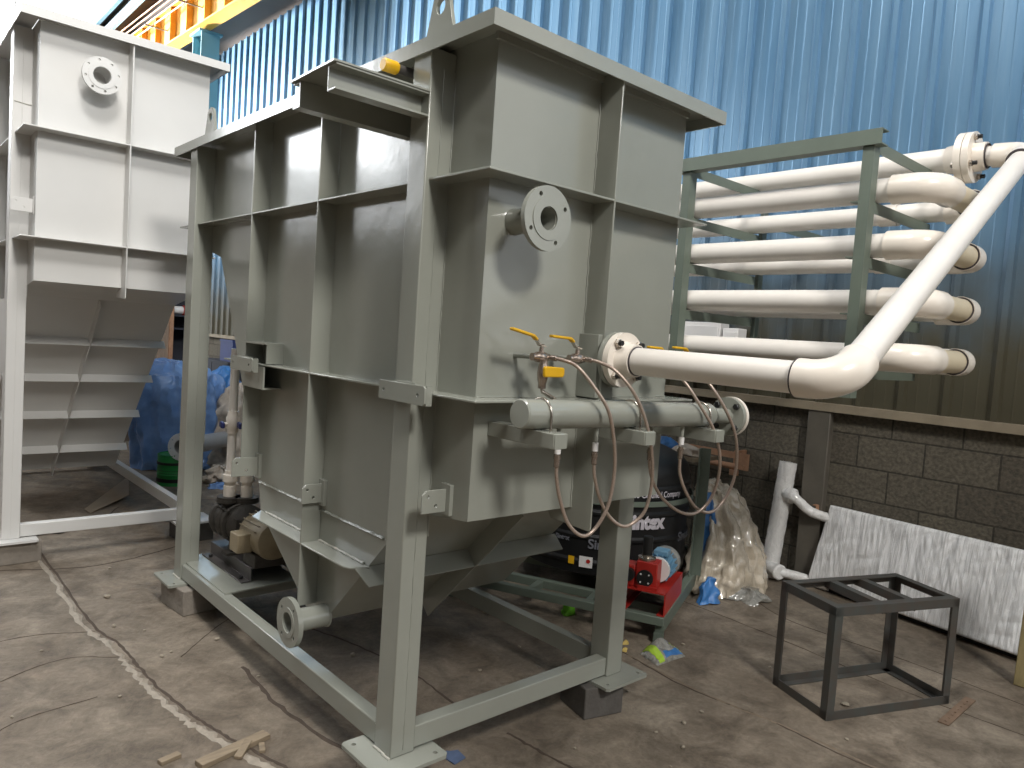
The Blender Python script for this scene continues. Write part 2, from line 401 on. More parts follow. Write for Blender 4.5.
for pts, w in (([(-2.2, 2.05), (-1.4, 1.95), (-.8, 2.12), (-.45, 2.02)], .007), ([(-2.4, 1.2), (-1.3, 1.45), (-.7, 1.75), (-.43, 1.65)], .005),
               ([(-1.6, 1.0), (-1.1, 1.08), (-.9, 1.25), (-.6, 1.3)], .005), ([(-.2, 1.5), (.05, 1.75), (.3, 1.95)], .005),
               ([(.0, 1.25), (-.02, .8), (.05, .35), (.2, .02), (.45, -.3)], .02), ([(.64, .1), (.66, -.1), (.69, -.3), (.74, -.6)], .014),
               ([(1.72, .6), (1.663, .23), (1.63, -.1), (1.68, -.48), (1.67, -.8), (1.7, -1.2)], .01),
               ([(2.6, 1.3), (2.644, .68), (2.618, .03), (2.54, -.72), (2.55, -1.3)], .007),
               ([(3.2, 0.55), (2.95, .1), (2.95, -.6), (2.9, -1.2)], .007),
               ([(.4, 1.7), (.55, 1.2), (.62, .8), (.6, .4)], .012), ([(-1.6, 3.0), (-.9, 3.3), (-.2, 3.1), (.6, 3.4)], .014),
               ([(-.6, 4.2), (-.1, 4.0), (.3, 4.6)], .012), ([(-1.2, .35), (-.8, .62), (-.55, .5)], .01)):
    seam(pts, w, 'crack', .003)
seam([(1.70, .5), (1.655, .1), (1.655, -.3), (1.69, -.6), (1.69, -1.0)], .014, 'torndk', .004, .7, 'torn_floor_seam')

wall = struct(MB().box(WX, WX + .2, -9, 30, G - .1, 1.12).build('wall_right', 'block'))
# corrugated cladding above the blockwork
pitch = .276; ph = .1
mb = MB(); prof = []
y = -4.0
while y < 28:
    for dy, dx in ((0, 0), (.06, 0), (.066, -.0015), (.074, 0), (.135, 0), (.141, -.0015), (.149, 0), (.202, 0), (.212, -.032), (.246, -.032)):
        prof.append((y + ph + dy, 3.90 + dx))
    y += pitch
for za, zb_ in ((1.15, 6.5),):
    lo = [mb.bm.verts.new((x, yy, za)) for yy, x in prof]; hi = [mb.bm.verts.new((x, yy, zb_)) for yy, x in prof]
    for i in range(len(lo) - 1): mb._f([lo[i], lo[i + 1], hi[i + 1], hi[i]])
cor = mb.build('corrugated_cladding', 'corr', wall, smooth=False)
so = cor.modifiers.new('thickness', 'SOLIDIFY'); so.thickness = .002; so.offset = 0
tr = MB(); tr.angle((3.78, -6, 1.155), (3.78, 28, 1.155), .14, .055, .006, (1, 0, 0), (0, 0, -1))
trim = struct(tr.build('trim_1', mat('ledge_angle', (150, 138, 118), rough=.55, var=.3, scale=5)))
pil = struct(MB().box(3.79, 3.855, .34, .505, G, 1.10).build('trim_2', mat('pilaster_steel', (98, 93, 84), rough=.6, var=.25, scale=5), bevel=.006))
for zz in (.36,):
    MB().chan((3.79, .36, zz), (3.75, .36, zz), .07, .03, .006, (0, 0, 1), (0, 1, 0)).build('cleat', 'rust', pil)
# roof slope over the right side of the hall, open sky to the left of it
rf = struct(MB().prism([(4.2, -9, 6.47), (2.12, -9, 7.0), (2.12, -9, 7.06), (4.2, -9, 6.53)], (0, 39, 0)).build('ceiling', 'roof'))
for xx in (2.25, 3.3):
    zz = 7.0 - (xx - 2.12) * .2548
    MB().chan((xx, -9, zz - .16), (xx, 30, zz - .16), .15, .06, .006, (0, 0, 1), (1, 0, 0)).build('purlin', 'sksteel', rf)

# the roof over the near half of the hall, the left wall below its open clerestory, the front wall
nr = struct(MB().prism([(2.12, -9, 7.0), (-8, -9, 7.4), (-8, -9, 7.46), (2.12, -9, 7.06)], (0, 21.8, 0)).build('ceiling', 'roof'))
WIN = [(11.9, 15.6, 4.0, 7.1), (16.0, 19.8, 4.3, 7.1), (20.2, 25.0, 4.5, 7.1)]
mb = MB(); yy = -9
for a, b, c, d in WIN:
    mb.box(-8.2, -8, yy, a, G - .1, 7.4); mb.box(-8.2, -8, a, b, G - .1, c); mb.box(-8.2, -8, a, b, d, 7.4); yy = b
mb.box(-8.2, -8, yy, 30, G - .1, 7.4)
wl_ = struct(mb.build('wall_left', 'block'))
m_, nt_, p_ = new_mat('daylight_pane'); p_.inputs['Emission Color'].default_value = (.95, .98, 1, 1); M['pane'] = m_
n_ = nt_.nodes.new('ShaderNodeTexNoise'); n_.inputs['Scale'].default_value = 1.6; n_.inputs['Detail'].default_value = 5
c_ = nt_.nodes.new('ShaderNodeTexCoord'); nt_.links.new(c_.outputs['Object'], n_.inputs['Vector'])
r_e = nt_.nodes.new('ShaderNodeMapRange'); r_e.inputs[1].default_value = .38; r_e.inputs[2].default_value = .62; r_e.inputs[3].default_value = 1.5; r_e.inputs[4].default_value = 10
nt_.links.new(n_.outputs['Fac'], r_e.inputs[0]); nt_.links.new(r_e.outputs[0], p_.inputs['Emission Strength'])
for i, (a, b, c, d) in enumerate(WIN):
    wn = struct(MB().box(-8.12, -8.10, a, b, c, d).build('window_%d' % (i + 1), 'pane'))
    for k in range(1, 4): MB().box(-8.10, -8.06, a + (b - a) * k / 4 - .03, a + (b - a) * k / 4 + .03, c, d).build('mullion', 'sksteel', wn)
    for k in range(1, 3): MB().box(-8.10, -8.06, a, b, c + (d - c) * k / 3 - .03, c + (d - c) * k / 3 + .03).build('glazing_bar', 'sksteel', wn)
wf_ = struct(MB().box(-8.2, 4.2, -9.2, -9, G - .1, 5.0).build('wall_front', 'block'))
# crane runway girder and its column, beyond the pale tank
gl = thing('crane_girder', (2.8, 9, 6.0), 'yellow crane runway girder with ribbed web high under the roof', 'girder')
def gz(y): return 5.86 + (y - 8.34) * .045
ya, yb = 4.0, 15.0
def gbox(x0, x1, dz0, dz1, y0=ya, y1=yb):
    return [(x0, y0, gz(y0) + dz0), (x1, y0, gz(y0) + dz0), (x1, y0, gz(y0) + dz1), (x0, y0, gz(y0) + dz1)], (0, y1 - y0, gz(y1) - gz(y0))
MB().prism(*gbox(2.59, 2.81, 0, .025)).build('bottom_flange', 'girder', gl)
MB().prism(*gbox(2.60, 2.80, .60, .625)).build('top_flange', 'girder', gl)
MB().prism(*gbox(2.69, 2.71, .025, .60)).build('web', 'girder', gl)
for k in range(13):
    yy = 4.2 + k * .82
    MB().prism(*gbox(2.60, 2.69, .025, .60, yy, yy + .014)).build('web_stiffener', 'girder', gl)
for k in range(4):
    MB().cyl((2.45 - k * .03, 4, gz(4) + .34 + k * .07), (2.45 - k * .03, 15, gz(15) + .34 + k * .07), .012, n=8).build('conductor_bar', 'copper', gl)
for k in range(6):
    yy = 5.2 + k * 1.7
    MB().prism(*gbox(2.33, 2.69, .31, .33, yy, yy + .04)).build('conductor_bracket', 'sksteel', gl)
tc = thing('steel_column', (2.8, 10.4, G), 'teal steel column carrying the yellow girder behind the pale tank', 'column')
MB().box(2.66, 2.94, 10.2, 10.22, G, 5.9).build('flange', 'teal', tc)
MB().box(2.66, 2.94, 10.58, 10.60, G, 5.9).build('flange', 'teal', tc)
MB().box(2.79, 2.81, 10.22, 10.58, G, 5.9).build('web', 'teal', tc)
MB().box(2.62, 2.98, 10.18, 10.62, 5.88, 5.915).build('cap_plate', 'teal', tc)
eb = thing('eaves_truss', (2.3, 14, 6.9), 'pale blue steel eaves truss along the open roof edge at top left', 'truss')
M['paleblue'] = mat('pale_blue_paint', (150, 190, 208), rough=.5, var=.1)
MB().box(2.06, 2.12, 6.3, 30, 6.84, 7.0).build('eaves_beam', 'paleblue', eb)
MB().chan((2.17, 6.4, 6.62), (2.17, 24, 6.70), .12, .08, .01, (0, 0, 1), (1, 0, 0)).build('sloping_chord', 'paleblue', eb)
MB().box(2.08, 2.2, 16.2, 16.35, 4.0, 6.9).build('hanger', 'teal', eb)

# ------------------------------------------------------------------ settling tanks
def make_tank(name, label, P, paint, wl):
    """P: ox, oy = outer corner of the front left post at its foot plate"""
    ox, oy = P['o']; T = thing(name, (ox + .55, oy + 1.1, G), label, 'tank', 'settling tanks')
    X = lambda a: ox + a
    Y = lambda a: oy + a
    x0, x1, yb0, yb1 = P['x0'], P['x1'], P['yb0'], P['yb1']
    p2, xr, pd, pw = P['p2'], P['xr'], .1, .104
    zt, lip, zb = P['zt'], P['lip'], P['zb']
    # welded shell
    mb = MB(); pr = P['profile']
    A = [mb.bm.verts.new((X(x0), Y(a), b)) for a, b in pr]; B = [mb.bm.verts.new((X(x1), Y(a), b)) for a, b in pr]
    mb._f(A); mb._f(B)
    for i in range(len(pr)):
        j = (i + 1) % len(pr)
        if not (pr[i][1] >= zt - .03 and pr[j][1] >= zt - .03): mb._f([A[i], A[j], B[j], B[i]])
    sh = mb.build('shell', paint, T, smooth=False)
    s = sh.modifiers.new('plate', 'SOLIDIFY'); s.thickness = .006; s.offset = -1
    # rim: flat flange with a turned-down lip
    o = P['ov']; rx0, rx1, ry0, ry1 = X(-o), X(P['rx1']), Y(yb0 - .1 - o), Y(P['ry1'])
    mb = MB()
    for a, b, c, d in ((rx0, rx1, ry0, Y(yb0)), (rx0, rx1, Y(yb1), ry1), (rx0, X(x0), Y(yb0), Y(yb1)), (X(x1), rx1, Y(yb0), Y(yb1))):
        mb.box(a, b, c, d, zt - .007, zt)
    for a, b, c, d in ((rx0, rx1, ry0, ry0 + .007), (rx0, rx1, ry1 - .007, ry1), (rx0, rx0 + .007, ry0 + .007, ry1 - .007), (rx1 - .007, rx1, ry0 + .007, ry1 - .007)):
        mb.box(a, b, c, d, zt - lip, zt - .007)
    mb.build('rim', paint, T)
    MB().box(X(x0) - .012, X(x1), Y(yb0) - .012, Y(yb0), zt - .03, zt - .0075).build('rim_weld', paint, T)
    # posts with foot plates
    posts = [(0, 0, zt - lip + .02), (0, p2, zt - lip + .02), (xr, 0, P['zrp']), (xr, p2, P['zrp'])]
    for a, b, top in posts:
        po = MB().box(X(a), X(a + pd), Y(b), Y(b + pw), 0, top).build('post', paint, T, bevel=.004)
        if a == 0:
            weld((X(.052), Y(b) - .0005, .02), (X(.052), Y(b) - .0005, top - .06), .0016, .02).build('weld_line', paint, po)
            weld((X(pd), Y(b) - .001, zb - .1), (X(pd), Y(b) - .001, top - .06), .003, .015).build('weld_line', paint, po)
        w = [(X(a - .085) + px, Y(b - .085) + py) for px, py in ((0, 0),)][0]
        sx, sy = .275, .275
        c = .012
        mbp = MB().holed([(c, 0), (sx - c, 0), (sx, c), (sx, sy - c), (sx - c, sy), (c, sy), (0, sy - c), (0, c)],
                         [(.035, .035, .009, 12), (sx - .035, .035, .009, 12), (.035, sy - .035, .009, 12), (sx - .035, sy - .035, .009, 12)],
                         (w[0], w[1], -.013), (1, 0, 0), (0, 1, 0), .013)
        mbp.build('base_plate', paint, po)
        if a == 0:
            q = [(a - .002, b - .002), (a + pd, b - .002)]
            wb = weld((X(a) - .002, Y(b), .003), (X(a) - .002, Y(b + pw), .003), .005); wb.build('weld_line', 'weld' if paint == 'paint' else paint, po)
    # base beams
    MB().box(X(.008), X(.066), Y(pw), Y(p2), .004, .083).build('base_beam', paint, T, bevel=.004)
    MB().box(X(pd), X(xr), Y(.008), Y(.066), .006, .085).build('base_beam', paint, T, bevel=.004)
    MB().chan((X(xr + .012), Y(pw), .012), (X(xr + .012), Y(p2), .012), .08, .05, .006, (0, 0, 1), (1, 0, 0)).build('base_beam', paint, T)
    MB().box(X(pd), X(xr), Y(p2 + .02), Y(p2 + .078), .006, .085).build('base_beam', paint, T, bevel=.004)
    # horizontal ribs
    xo, yo = P['xo'], yb0 - .1
    for k, z in enumerate(P['hz']):
        t = .008
        f = lambda pts: MB().prism([(X(a), Y(b), z - t / 2) for a, b in pts], (0, 0, t))
        f([(xo, -.002), (xo, yo), (P['rxo'], yo), (P['rxo'], -.1), (x1, -.1), (x1, yb0), (x0, yb0), (x0, -.002)]).build('horizontal_rib', paint, T, bevel=.002)
        e = P['hend'][k]
        f([(xo, pw), (x0, pw), (x0, e), (xo, e)]).build('horizontal_rib', paint, T, bevel=.002)
        if k in P['full']:
            f([(xo, p2 + pw), (x0, p2 + pw), (x0, yb1), (x1, yb1), (P['rxo'], P['ryo']), (xo, P['ryo'])]).build('horizontal_rib', paint, T)
        weld((X(x0) + .002, Y(yb0) - .001, z + .006), (X(x1), Y(yb0) - .001, z + .006), .003, .02).build('weld_line', paint, T)
    # vertical ribs on the narrow long side
    for yv, zl in P['vy']:
        MB().box(X(P['xo'] - .001), X(x0), Y(yv - .004), Y(yv + .004), zl, zt - .008).build('vertical_rib', paint, T, bevel=.002)
        weld((X(x0) - .001, Y(yv) - .005, max(zl, zb)), (X(x0) - .001, Y(yv) - .005, zt - .1), .0025, .018).build('weld_line', paint, T)
    # vertical ribs on the nozzle side, running down into a gusset
    for xv in P['vx']:
        pts = [(yo - .001, zt - .008), (yo - .001, zb - .062), (yo + .006, zb - .07), (yo + .20, zb - .062), (yb0 + .12, zb - .03), (yb0, zb), (yb0, zt - .008)]
        MB().prism([(X(xv - .004), Y(a), b) for a, b in pts], (.008, 0, 0)).build('vertical_rib', paint, T, bevel=.002)
        weld((X(xv) - .006, Y(yb0) - .002, zb), (X(xv) - .006, Y(yb0) - .002, zt - .1), .003, .018).build('weld_line', paint, T)
    # ribs on the sloping hopper side
    (ya_, za_), (yb_, zb_) = P['slope']
    d = V((0, yb_ - ya_, zb_ - za_)).normalized(); n = V((0, d.z, -d.y))
    for z in P['sz']:
        q = (z - za_) / (zb_ - za_); c = V((0, Y(ya_ + (yb_ - ya_) * q), z))
        a, b = V((X(x0 - P['sext']), c.y, c.z)), V((X(x1 + .02), c.y, c.z)); w = n * P['sd']; th = d * .007
        MB().prism([a, b, b + w, a + w + V((.03 if P['sext'] else 0, 0, 0))], th).build('hopper_rib', paint, T, bevel=.002)
    for xv in P['vx']:
        a, b = V((X(xv), Y(ya_), za_)), V((X(xv), Y(yb_), zb_))
        MB().prism([a + V((-.004, 0, 0)), b + V((-.004, 0, 0)), b + V((-.004, 0, 0)) + n * P['sd'], a + V((-.004, 0, 0)) + n * P['sd']], (.008, 0, 0)).build('hopper_rib', paint, T)
    # lifting lugs on the rim
    for yl in P['lugs']:
        pts = [(-.075, 0), (.075, 0)] + [(.047 * math.cos(t), .095 + .047 * math.sin(t)) for t in [PI * k / 14 for k in range(15)]]
        MB().holed(pts, [(0, .09, .024, 20)], (X(.004), Y(yl), zt), (0, 1, 0), (0, 0, 1), .014).build('lifting_lug', paint, T, bevel=.001)
    for yl in P.get('rlugs', []):
        pts = [(-.075, 0), (.075, 0)] + [(.047 * math.cos(t), .095 + .047 * math.sin(t)) for t in [PI * k / 14 for k in range(15)]]
        MB().holed(pts, [(0, .09, .024, 20)], (X(x1 + .03), Y(yl), zt), (0, 1, 0), (0, 0, 1), .014).build('lifting_lug', paint, T, bevel=.001)
    return T, X, Y

def nozzle(T, c, axis, R, rp, L, bolts, pcd, paint, roll=.52, th=.018, name='nozzle', rh=.0075):
    u, v, a = basis(axis); c = V(c)
    nz = MB().lathe([(rp, -L), (rp, -.004), (rp - .006, -.004), (rp - .006, -L)], c, a, 36, cap=False, closed=True).build(name, paint, T)
    flange_mb(c, a, R, rp - .004, th, bolts, pcd, rh, roll).build('flange', paint, nz)
    w = c - a * (L - .002)
    MB().tube([w + (u * math.cos(t) + v * math.sin(t)) * (rp + .001 + random.uniform(0, .002)) for t in [2 * PI * k / 40 for k in range(41)]], .004, 6).build('weld_line', paint, nz)
    return nz

def clip(T, x, y, z, w, h, paint, facing):
    """drilled lug plate on an end plate"""
    c = .016
    if facing == 'front':      # plate in the XZ plane, welded by an end plate to the long side at its right edge
        mb = MB().holed([(0, 0), (w, 0), (w, h), (c, h), (0, h - c)], [(.022, h * .72, .006, 12), (w * .52, h * .3, .006, 12)], (x, y, z), (1, 0, 0), (0, 0, 1), .008)
        p = mb.build('clip_plate', paint, T, bevel=.001)
        MB().box(x + w - .012, x + w + .004, y - .03, y + .022, z - .012, z + h + .016).build('end_plate', paint, p, bevel=.001)
    else:                      # plate in the YZ plane with turned edges
        mb = MB().holed([(0, 0), (w - c / 2, 0), (w, c / 2), (w, h - c / 2), (w - c / 2, h), (0, h)], [(.03, h * .5, .006, 12), (w - .04, h * .5, .006, 12)], (x, y + w, z), (0, -1, 0), (0, 0, 1), .008)
        p = mb.build('clip_plate', paint, T, bevel=.001)
        MB().box(x + .0, x + .022, y, y + .008, z, z + h).build('turned_edge', paint, p)
        MB().box(x + .0, x + .022, y + w * .25, y + w * .75, z + h - .008, z + h + .004).build('turned_edge', paint, p)
    return p

P1 = dict(o=(0, 0), x0=.1, x1=1.09, yb0=-.212, yb1=2.366, p2=2.161, xr=1.122, zrp=1.95, zt=2.415, lip=.048, zb=.866, ov=.015, rx1=1.194, ry1=2.498,
          xo=.016, rxo=1.145, ryo=2.449, hz=[1.9666, 1.266], hend=[2.161, 1.70], full=[0], vy=[(1.432, .80), (.771, .289)], vx=[.585],
          profile=[(-.212, 2.408), (-.212, .866), (.10, .83), (.68, .243), (.85, .243), (1.363, .553), (1.402, .687), (2.026, 1.794), (2.366, 1.87), (2.366, 2.408)],
          slope=((.10, .83), (.68, .243)), sz=[.560], sd=.085, sext=.06, lugs=[-.026, 2.0])
T1, X, Y = make_tank('settling_tank', 'large grey-green steel settling tank on four legs in the centre of the floor', P1, 'paint', 1)
T1['category'] = 'settling tank'
# hopper rib on the flat long side, chamfered ends
MB().prism([(.1, 1.363, .551), (.016, 1.27, .551), (.016, .415, .551), (.03, .385, .551), (.1, .355, .551)], (0, 0, .008)).build('hopper_rib', 'paint', T1, bevel=.002)
weld((.098, 1.30, .562), (.098, .40, .562), .005).build('weld_line', 'weld', T1)
weld((.098, 1.40, .69), (.098, .27, .69), .006).build('weld_line', 'paint', T1)
# nozzles
nozzle(T1, (.213, -.372, 1.842), (0, -1, 0), .1, .041, .165, 4, .08, 'paint', roll=.5)
nozzle(T1, (-.065, .685, .265), (-1, 0, 0), .1, .046, .17, 4, .075, 'paint', roll=.9, th=.02)
bn = nozzle(T1, (.636, -.345, 1.416), (0, -1, 0), .099, .047, .14, 4, .08, 'paint', roll=.75)
MB().box(.562, .655, -.305, -.21, 1.275, 1.50).build('pad_plate', 'paint', T1, bevel=.002)
# clips on the long side
clip(T1, -.024, -.118, 1.231, .272, .064, 'paint', 'side')
clip(T1, -.024, 1.236, 1.231, .254, .064, 'paint', 'side')
clip(T1, -.036, 1.408, .722, .134, .09, 'paint', 'front')
clip(T1, .0, .752, .728, .096, .08, 'paint', 'front')
clip(T1, -.008, -.1, .878, .106, .076, 'paint', 'front')
MB().box(.02, .1, 1.20, 1.208, 1.274, 1.36).build('gusset_plate', 'paint', T1)
MB().box(.02, .1, 1.21, 1.45, 1.155, 1.163).box(.012, .02, 1.21, 1.45, 1.155, 1.258).build('gusset_plate', 'paint', T1)
MB().box(.01, .1, 1.2, 1.47, 1.36, 1.368).build('gusset_plate', 'paint', T1)
# cantilever made of two channels at the top of the front post
cb = MB(); cb.chan((-.335, .05, 2.163), (.0, .05, 2.163), .078, .05, .007, (0, 0, 1), (0, -1, 0))
cb.build('cantilever_channel', 'paint', T1, bevel=.001)
MB().chan((-.325, .252, 2.157), (.1, .252, 2.157), .084, .05, .007, (0, 0, 1), (0, 1, 0)).build('cantilever_channel', 'paint', T1, bevel=.001)
MB().prism([(-.345, -.004, 2.241), (.0, -.004, 2.241), (.0, .1, 2.241), (.1, .1, 2.241), (.1, .31, 2.241), (-.335, .31, 2.241)], (0, 0, .006)).build('top_plate', 'paint', T1)
st = MB().cyl((.1, .15, 2.34), (-.083, .15, 2.338), .0155).build('drain_stub', 'sksteel', T1)
MB().lathe([(.0, 0), (.019, .0), (.0215, .004), (.0215, .05), (.018, .056)], (-.09, .15, 2.338), (1, 0, 0), 20).build('end_cap', 'yellow', st)
# brackets for the manifold
for xw, dz_ in ((.215, -.002), (.645, -.010), (1.065, -.018)):
    br = MB().box(xw - .056, xw, -.517, -.212, 1.147 + dz_, 1.195 + dz_).build('bracket', 'paint', T1, bevel=.003)
    MB().box(xw - .054, xw - .002, -.521, -.517, 1.149 + dz_, 1.193 + dz_).build('end_cap', 'paint', br, bevel=.001)
# shelf plate for the pump on the base frame
MB().prism([(.03, 1.585, .0835), (.42, 1.6, .0835), (.50, 2.28, .0835), (.1, 2.28, .0835), (.1, 2.161, .0835), (.03, 2.161, .0835)], (0, 0, .008)).build('pump_shelf', 'paint', T1)
MB().box(.1, 1.122, 1.70, 1.76, .006, .083).build('base_beam', 'paint', T1)

ox, oy = -.672, 3.396
P2 = dict(o=(ox, oy), x0=.1, x1=1.073, yb0=-.212, yb1=3.3, p2=2.9, xr=1.103, zrp=2.4, zt=3.155, lip=.05, zb=1.615, ov=.015, rx1=1.161, ry1=3.43,
          xo=.016, rxo=1.123, ryo=3.38, hz=[2.497, 1.866], hend=[2.9, 2.9], full=[0, 1], vy=[(.9, 1.5), (2.0, 1.5)], vx=[.578],
          profile=[(-.212, 3.143), (-.212, 1.615), (.10, 1.575), (.33, 1.535), (1.765, .10), (1.95, .10), (3.3, 1.6), (3.3, 3.143)],
          slope=((.33, 1.535), (1.765, .10)), sz=[1.26, .975, .66, .335], sd=.075, sext=0, lugs=[.0, 2.6], rlugs=[.9])
T2, X, Y = make_tank('settling_tank', 'tall pale grey settling tank with ribbed hopper at the left edge', P2, 'primer', 1)
T2['category'] = 'settling tank'
nozzle(T2, (-.272, 3.05, 2.864), (0, -1, 0), .108, .054, .14, 8, .09, 'primer', roll=.2)
clip(T2, -.683, 3.27, 2.02, .12, .08, 'primer', 'front')
for a in (0,):
    weld((ox + .01, oy - .002, 2.68), (ox + .098, oy - .002, 2.675), .003).build('weld_line', 'weld', T2)

# blocks the legs stand on
def block(c, s, rot, m, label, top=-.0135):
    cx, cy = c; u = V((math.cos(rot), math.sin(rot), 0)); v = V((-u.y, u.x, 0)); mb = MB(); n = 4
    mb.obox((cx, cy, (G + top) / 2), u, v, (0, 0, 1), s[0], s[1], top - G)
    bmesh.ops.subdivide_edges(mb.bm, edges=mb.bm.edges, cuts=3, use_grid_fill=True)
    for w in mb.bm.verts:
        if abs(w.co.z - G) > .001 and abs(w.co.z - top) > .001:
            w.co += V(noise.noise_vector(w.co * 14)) * .004
    o = recenter(mb.build('concrete_block', m, None, bevel=.005), (cx, cy, G))
    return tag(o, label, 'block', 'concrete blocks under the tank legs')
block((.05, 2.14), (.2, .29), .1, 'cement', 'chipped grey concrete block under the left post of the green-grey tank')
block((1.10, .06), (.2, .2), -.25, 'cementdk', 'dark concrete block under the right leg of the green-grey tank')
block((.06, .07), (.16, .2), .1, 'cement', 'concrete block under the nearest post of the green-grey tank, mostly covered by its foot plate')
block((ox + .05, oy + .06), (.32, .22), .05, 'cement', 'pale concrete block under the front post of the pale tank')
block((.50, 3.46), (.22, .24), .1, 'cementdk', 'dark block under the right post of the pale tank')

# ------------------------------------------------------------------ header manifold on the brackets
mf = thing('manifold_pipe', (.62, -.42, 1.243), 'grey-green horizontal manifold pipe lying on the brackets under the ball valves', 'pipe')
HZ = 1.243
MB().lathe([(.0, -.002), (.042, -.002), (.046, .003), (.046, .985), (.042, .997), (.03, 1.005)], (.105, -.42, HZ - .001), (1, 0, -.021), 36, cap=False).build('header', 'paint', mf)
MB().cyl((1.10, -.42, HZ - .022), (1.25, -.42, HZ - .03), .03).build('spigot', 'paint', mf)
mfl = MB().lathe([(.03, 0), (.077, 0), (.077, .018), (.03, .018)], (1.23, -.42, HZ - .03), (1, 0, 0), 40, closed=True).build('flange', 'paint', mf)
for k in range(4):
    a = PI / 4 + k * PI / 2
    bolt_mb((1.231, -.42 + .06 * math.cos(a), HZ - .03 + .06 * math.sin(a)), (-1, 0, 0), .013, .014).build('bolt', 'black', mfl)
MB().lathe([(0, 0), (.079, 0), (.079, .016), (.074, .019), (0, .019)], (1.25, -.42, HZ - .03), (1, 0, 0), 40, cap=False).build('blind_flange', 'pvcfit', mf, label='white blind flange')
for xu in (.19, .62, 1.04):
    zu = -.021 * (xu - .105)
    pts = [(xu, -.42 + .0505 * math.cos(t), HZ - .003 + zu + .0505 * math.sin(t)) for t in [PI * k / 16 for k in range(17)]]
    pts = [(xu, -.3695, 1.16)] + pts + [(xu, -.4705, 1.16)]
    ub = MB().tube(pts, .0042, 10).build('u_bolt', 'steel', mf)
    for yy in (-.3695, -.4705):
        MB().cyl((xu, yy, 1.187), (xu, yy, 1.178), .009, n=6).build('nut', 'steel', ub)
for xn in (.278, .455, .752, .937):
    st = MB().cyl((xn, -.42, HZ - .04), (xn, -.42, 1.142), .0075, n=14).build('nipple', 'paint', mf)
    MB().cyl((xn, -.42, 1.14), (xn, -.42, 1.112), .0105, n=14).build('tape', 'white', st)

# braided hoses
H1 = [(.30, -.33, 1.412), (.315, -.37, 1.408), (.335, -.42, 1.392), (.371, -.46, 1.338), (.412, -.5, 1.259), (.452, -.5, 1.161), (.479, -.49, 1.059), (.474, -.48, .945), (.442, -.46, .864), (.392, -.45, .841), (.342, -.43, .882), (.306, -.42, .962), (.284, -.42, 1.03), (.278, -.42, 1.07)]
H2 = [(.469, -.33, 1.412), (.49, -.38, 1.405), (.522, -.43, 1.378), (.567, -.48, 1.305), (.617, -.5, 1.205), (.659, -.5, 1.101), (.683, -.49, .993), (.670, -.48, .902), (.633, -.46, .857), (.59, -.45, .85), (.545, -.43, .882), (.5, -.42, .945), (.465, -.42, 1.02), (.455, -.42, 1.068)]
H3 = [(.92, -.345, 1.40), (.93, -.42, 1.345), (.965, -.47, 1.265), (1.02, -.5, 1.178), (1.077, -.5, 1.078), (1.094, -.49, .978), (1.075, -.47, .890), (1.02, -.45, .848), (.937, -.44, .86), (.845, -.43, .912), (.79, -.42, .974), (.76, -.42, 1.03), (.752, -.42, 1.065)]
H4 = [(1.07, -.345, 1.405), (1.065, -.43, 1.348), (1.10, -.48, 1.268), (1.162, -.5, 1.171), (1.199, -.5, 1.071), (1.206, -.49, .97), (1.178, -.47, .885), (1.108, -.46, .845), (1.04, -.44, .866), (.978, -.43, .931), (.945, -.42, 1.0), (.937, -.42, 1.06)]
for pts, lab in ((H1, 'braided hose looping from the leftmost ball valve to the manifold'), (H2, 'braided hose from the second ball valve hanging beside the white flange'),
                 (H3, 'third braided hose from the left, hanging below the white pipe'), (H4, 'rightmost braided hose, hanging in front of the plastic-wrapped bundle')):
    h = thing('braided_hose', pts[-1], lab, 'hose', 'braided hoses on the manifold')
    P = bezier_pts(pts, 10)
    MB().tube(P, .006, 12).build('hose', 'hose', h)
    a, b = V(pts[-1]), V(pts[-1])
    MB().lathe([(.007, 0), (.0095, .002), (.0095, .025), (.0115, .026), (.0115, .038), (.009, .04), (.009, .046)], a + V((0, 0, -.002)), (0, 0, 1), 6 * 3).build('swivel_nut', 'brass', h)
    c = V(pts[0]); d = (V(pts[0]) - V(P[3])).normalized()
    MB().lathe([(.007, -.028), (.0095, -.026), (.0095, 0), (.0115, .001), (.0115, .012), (.008, .013)], c, d, 18).build('swivel_nut', 'brass', h)

# ball valves: body along X, lever on top
def valve(x, z, lab, lever, y=-.325):
    v = thing('ball_valve', (x, y, z), lab, 'valve', 'ball valves on the tank wall')
    MB().cyl((x - .012, -.212, z - .002), (x - .012, y + .012, z), .0085, n=14).build('stub', 'paint', v)
    MB().lathe([(.008, -.04), (.0125, -.04), (.0125, -.026), (.017, -.02), (.0185, 0), (.017, .016), (.0125, .022), (.0125, .034), (.008, .034)], (x, y, z), (1, 0, 0), 20).build('body', 'brass', v)
    MB().cyl((x, y, z + .012), (x, y, z + .032), .009, .007, n=12).build('stem', 'brass', v)
    bolt_mb((x, y, z + .034), (0, 0, 1), .0095, .008).build('nut', 'brass', v)
    (dx, dz, L, rise) = lever
    p0 = V((x, y, z + .034)); p1 = p0 + V((-.012, -.002, .004)); p2 = p0 + V((-.04, -.004, .032)); p3 = p0 + V((-.04 - L, -.006, .032 + rise))
    lv = MB().bar(p0 + V((.012, 0, 0)), p1, .018, .004).bar(p1, p2, .016, .004).build('lever', 'steel', v)
    mb = MB(); mb.bar(p2 + (p2 - p3).normalized() * -.002, p3, .02, .009); mb.bar(p2 - V((-.012, -.001, .011)), p2 + V((-.006, 0, .001)), .02, .008)
    mb.build('grip', 'yellow', lv, bevel=.003)
    return v
valve(.268, 1.412, 'leftmost ball valve with raised yellow lever on the tank wall, above a drain valve', (0, 0, .1, .018))
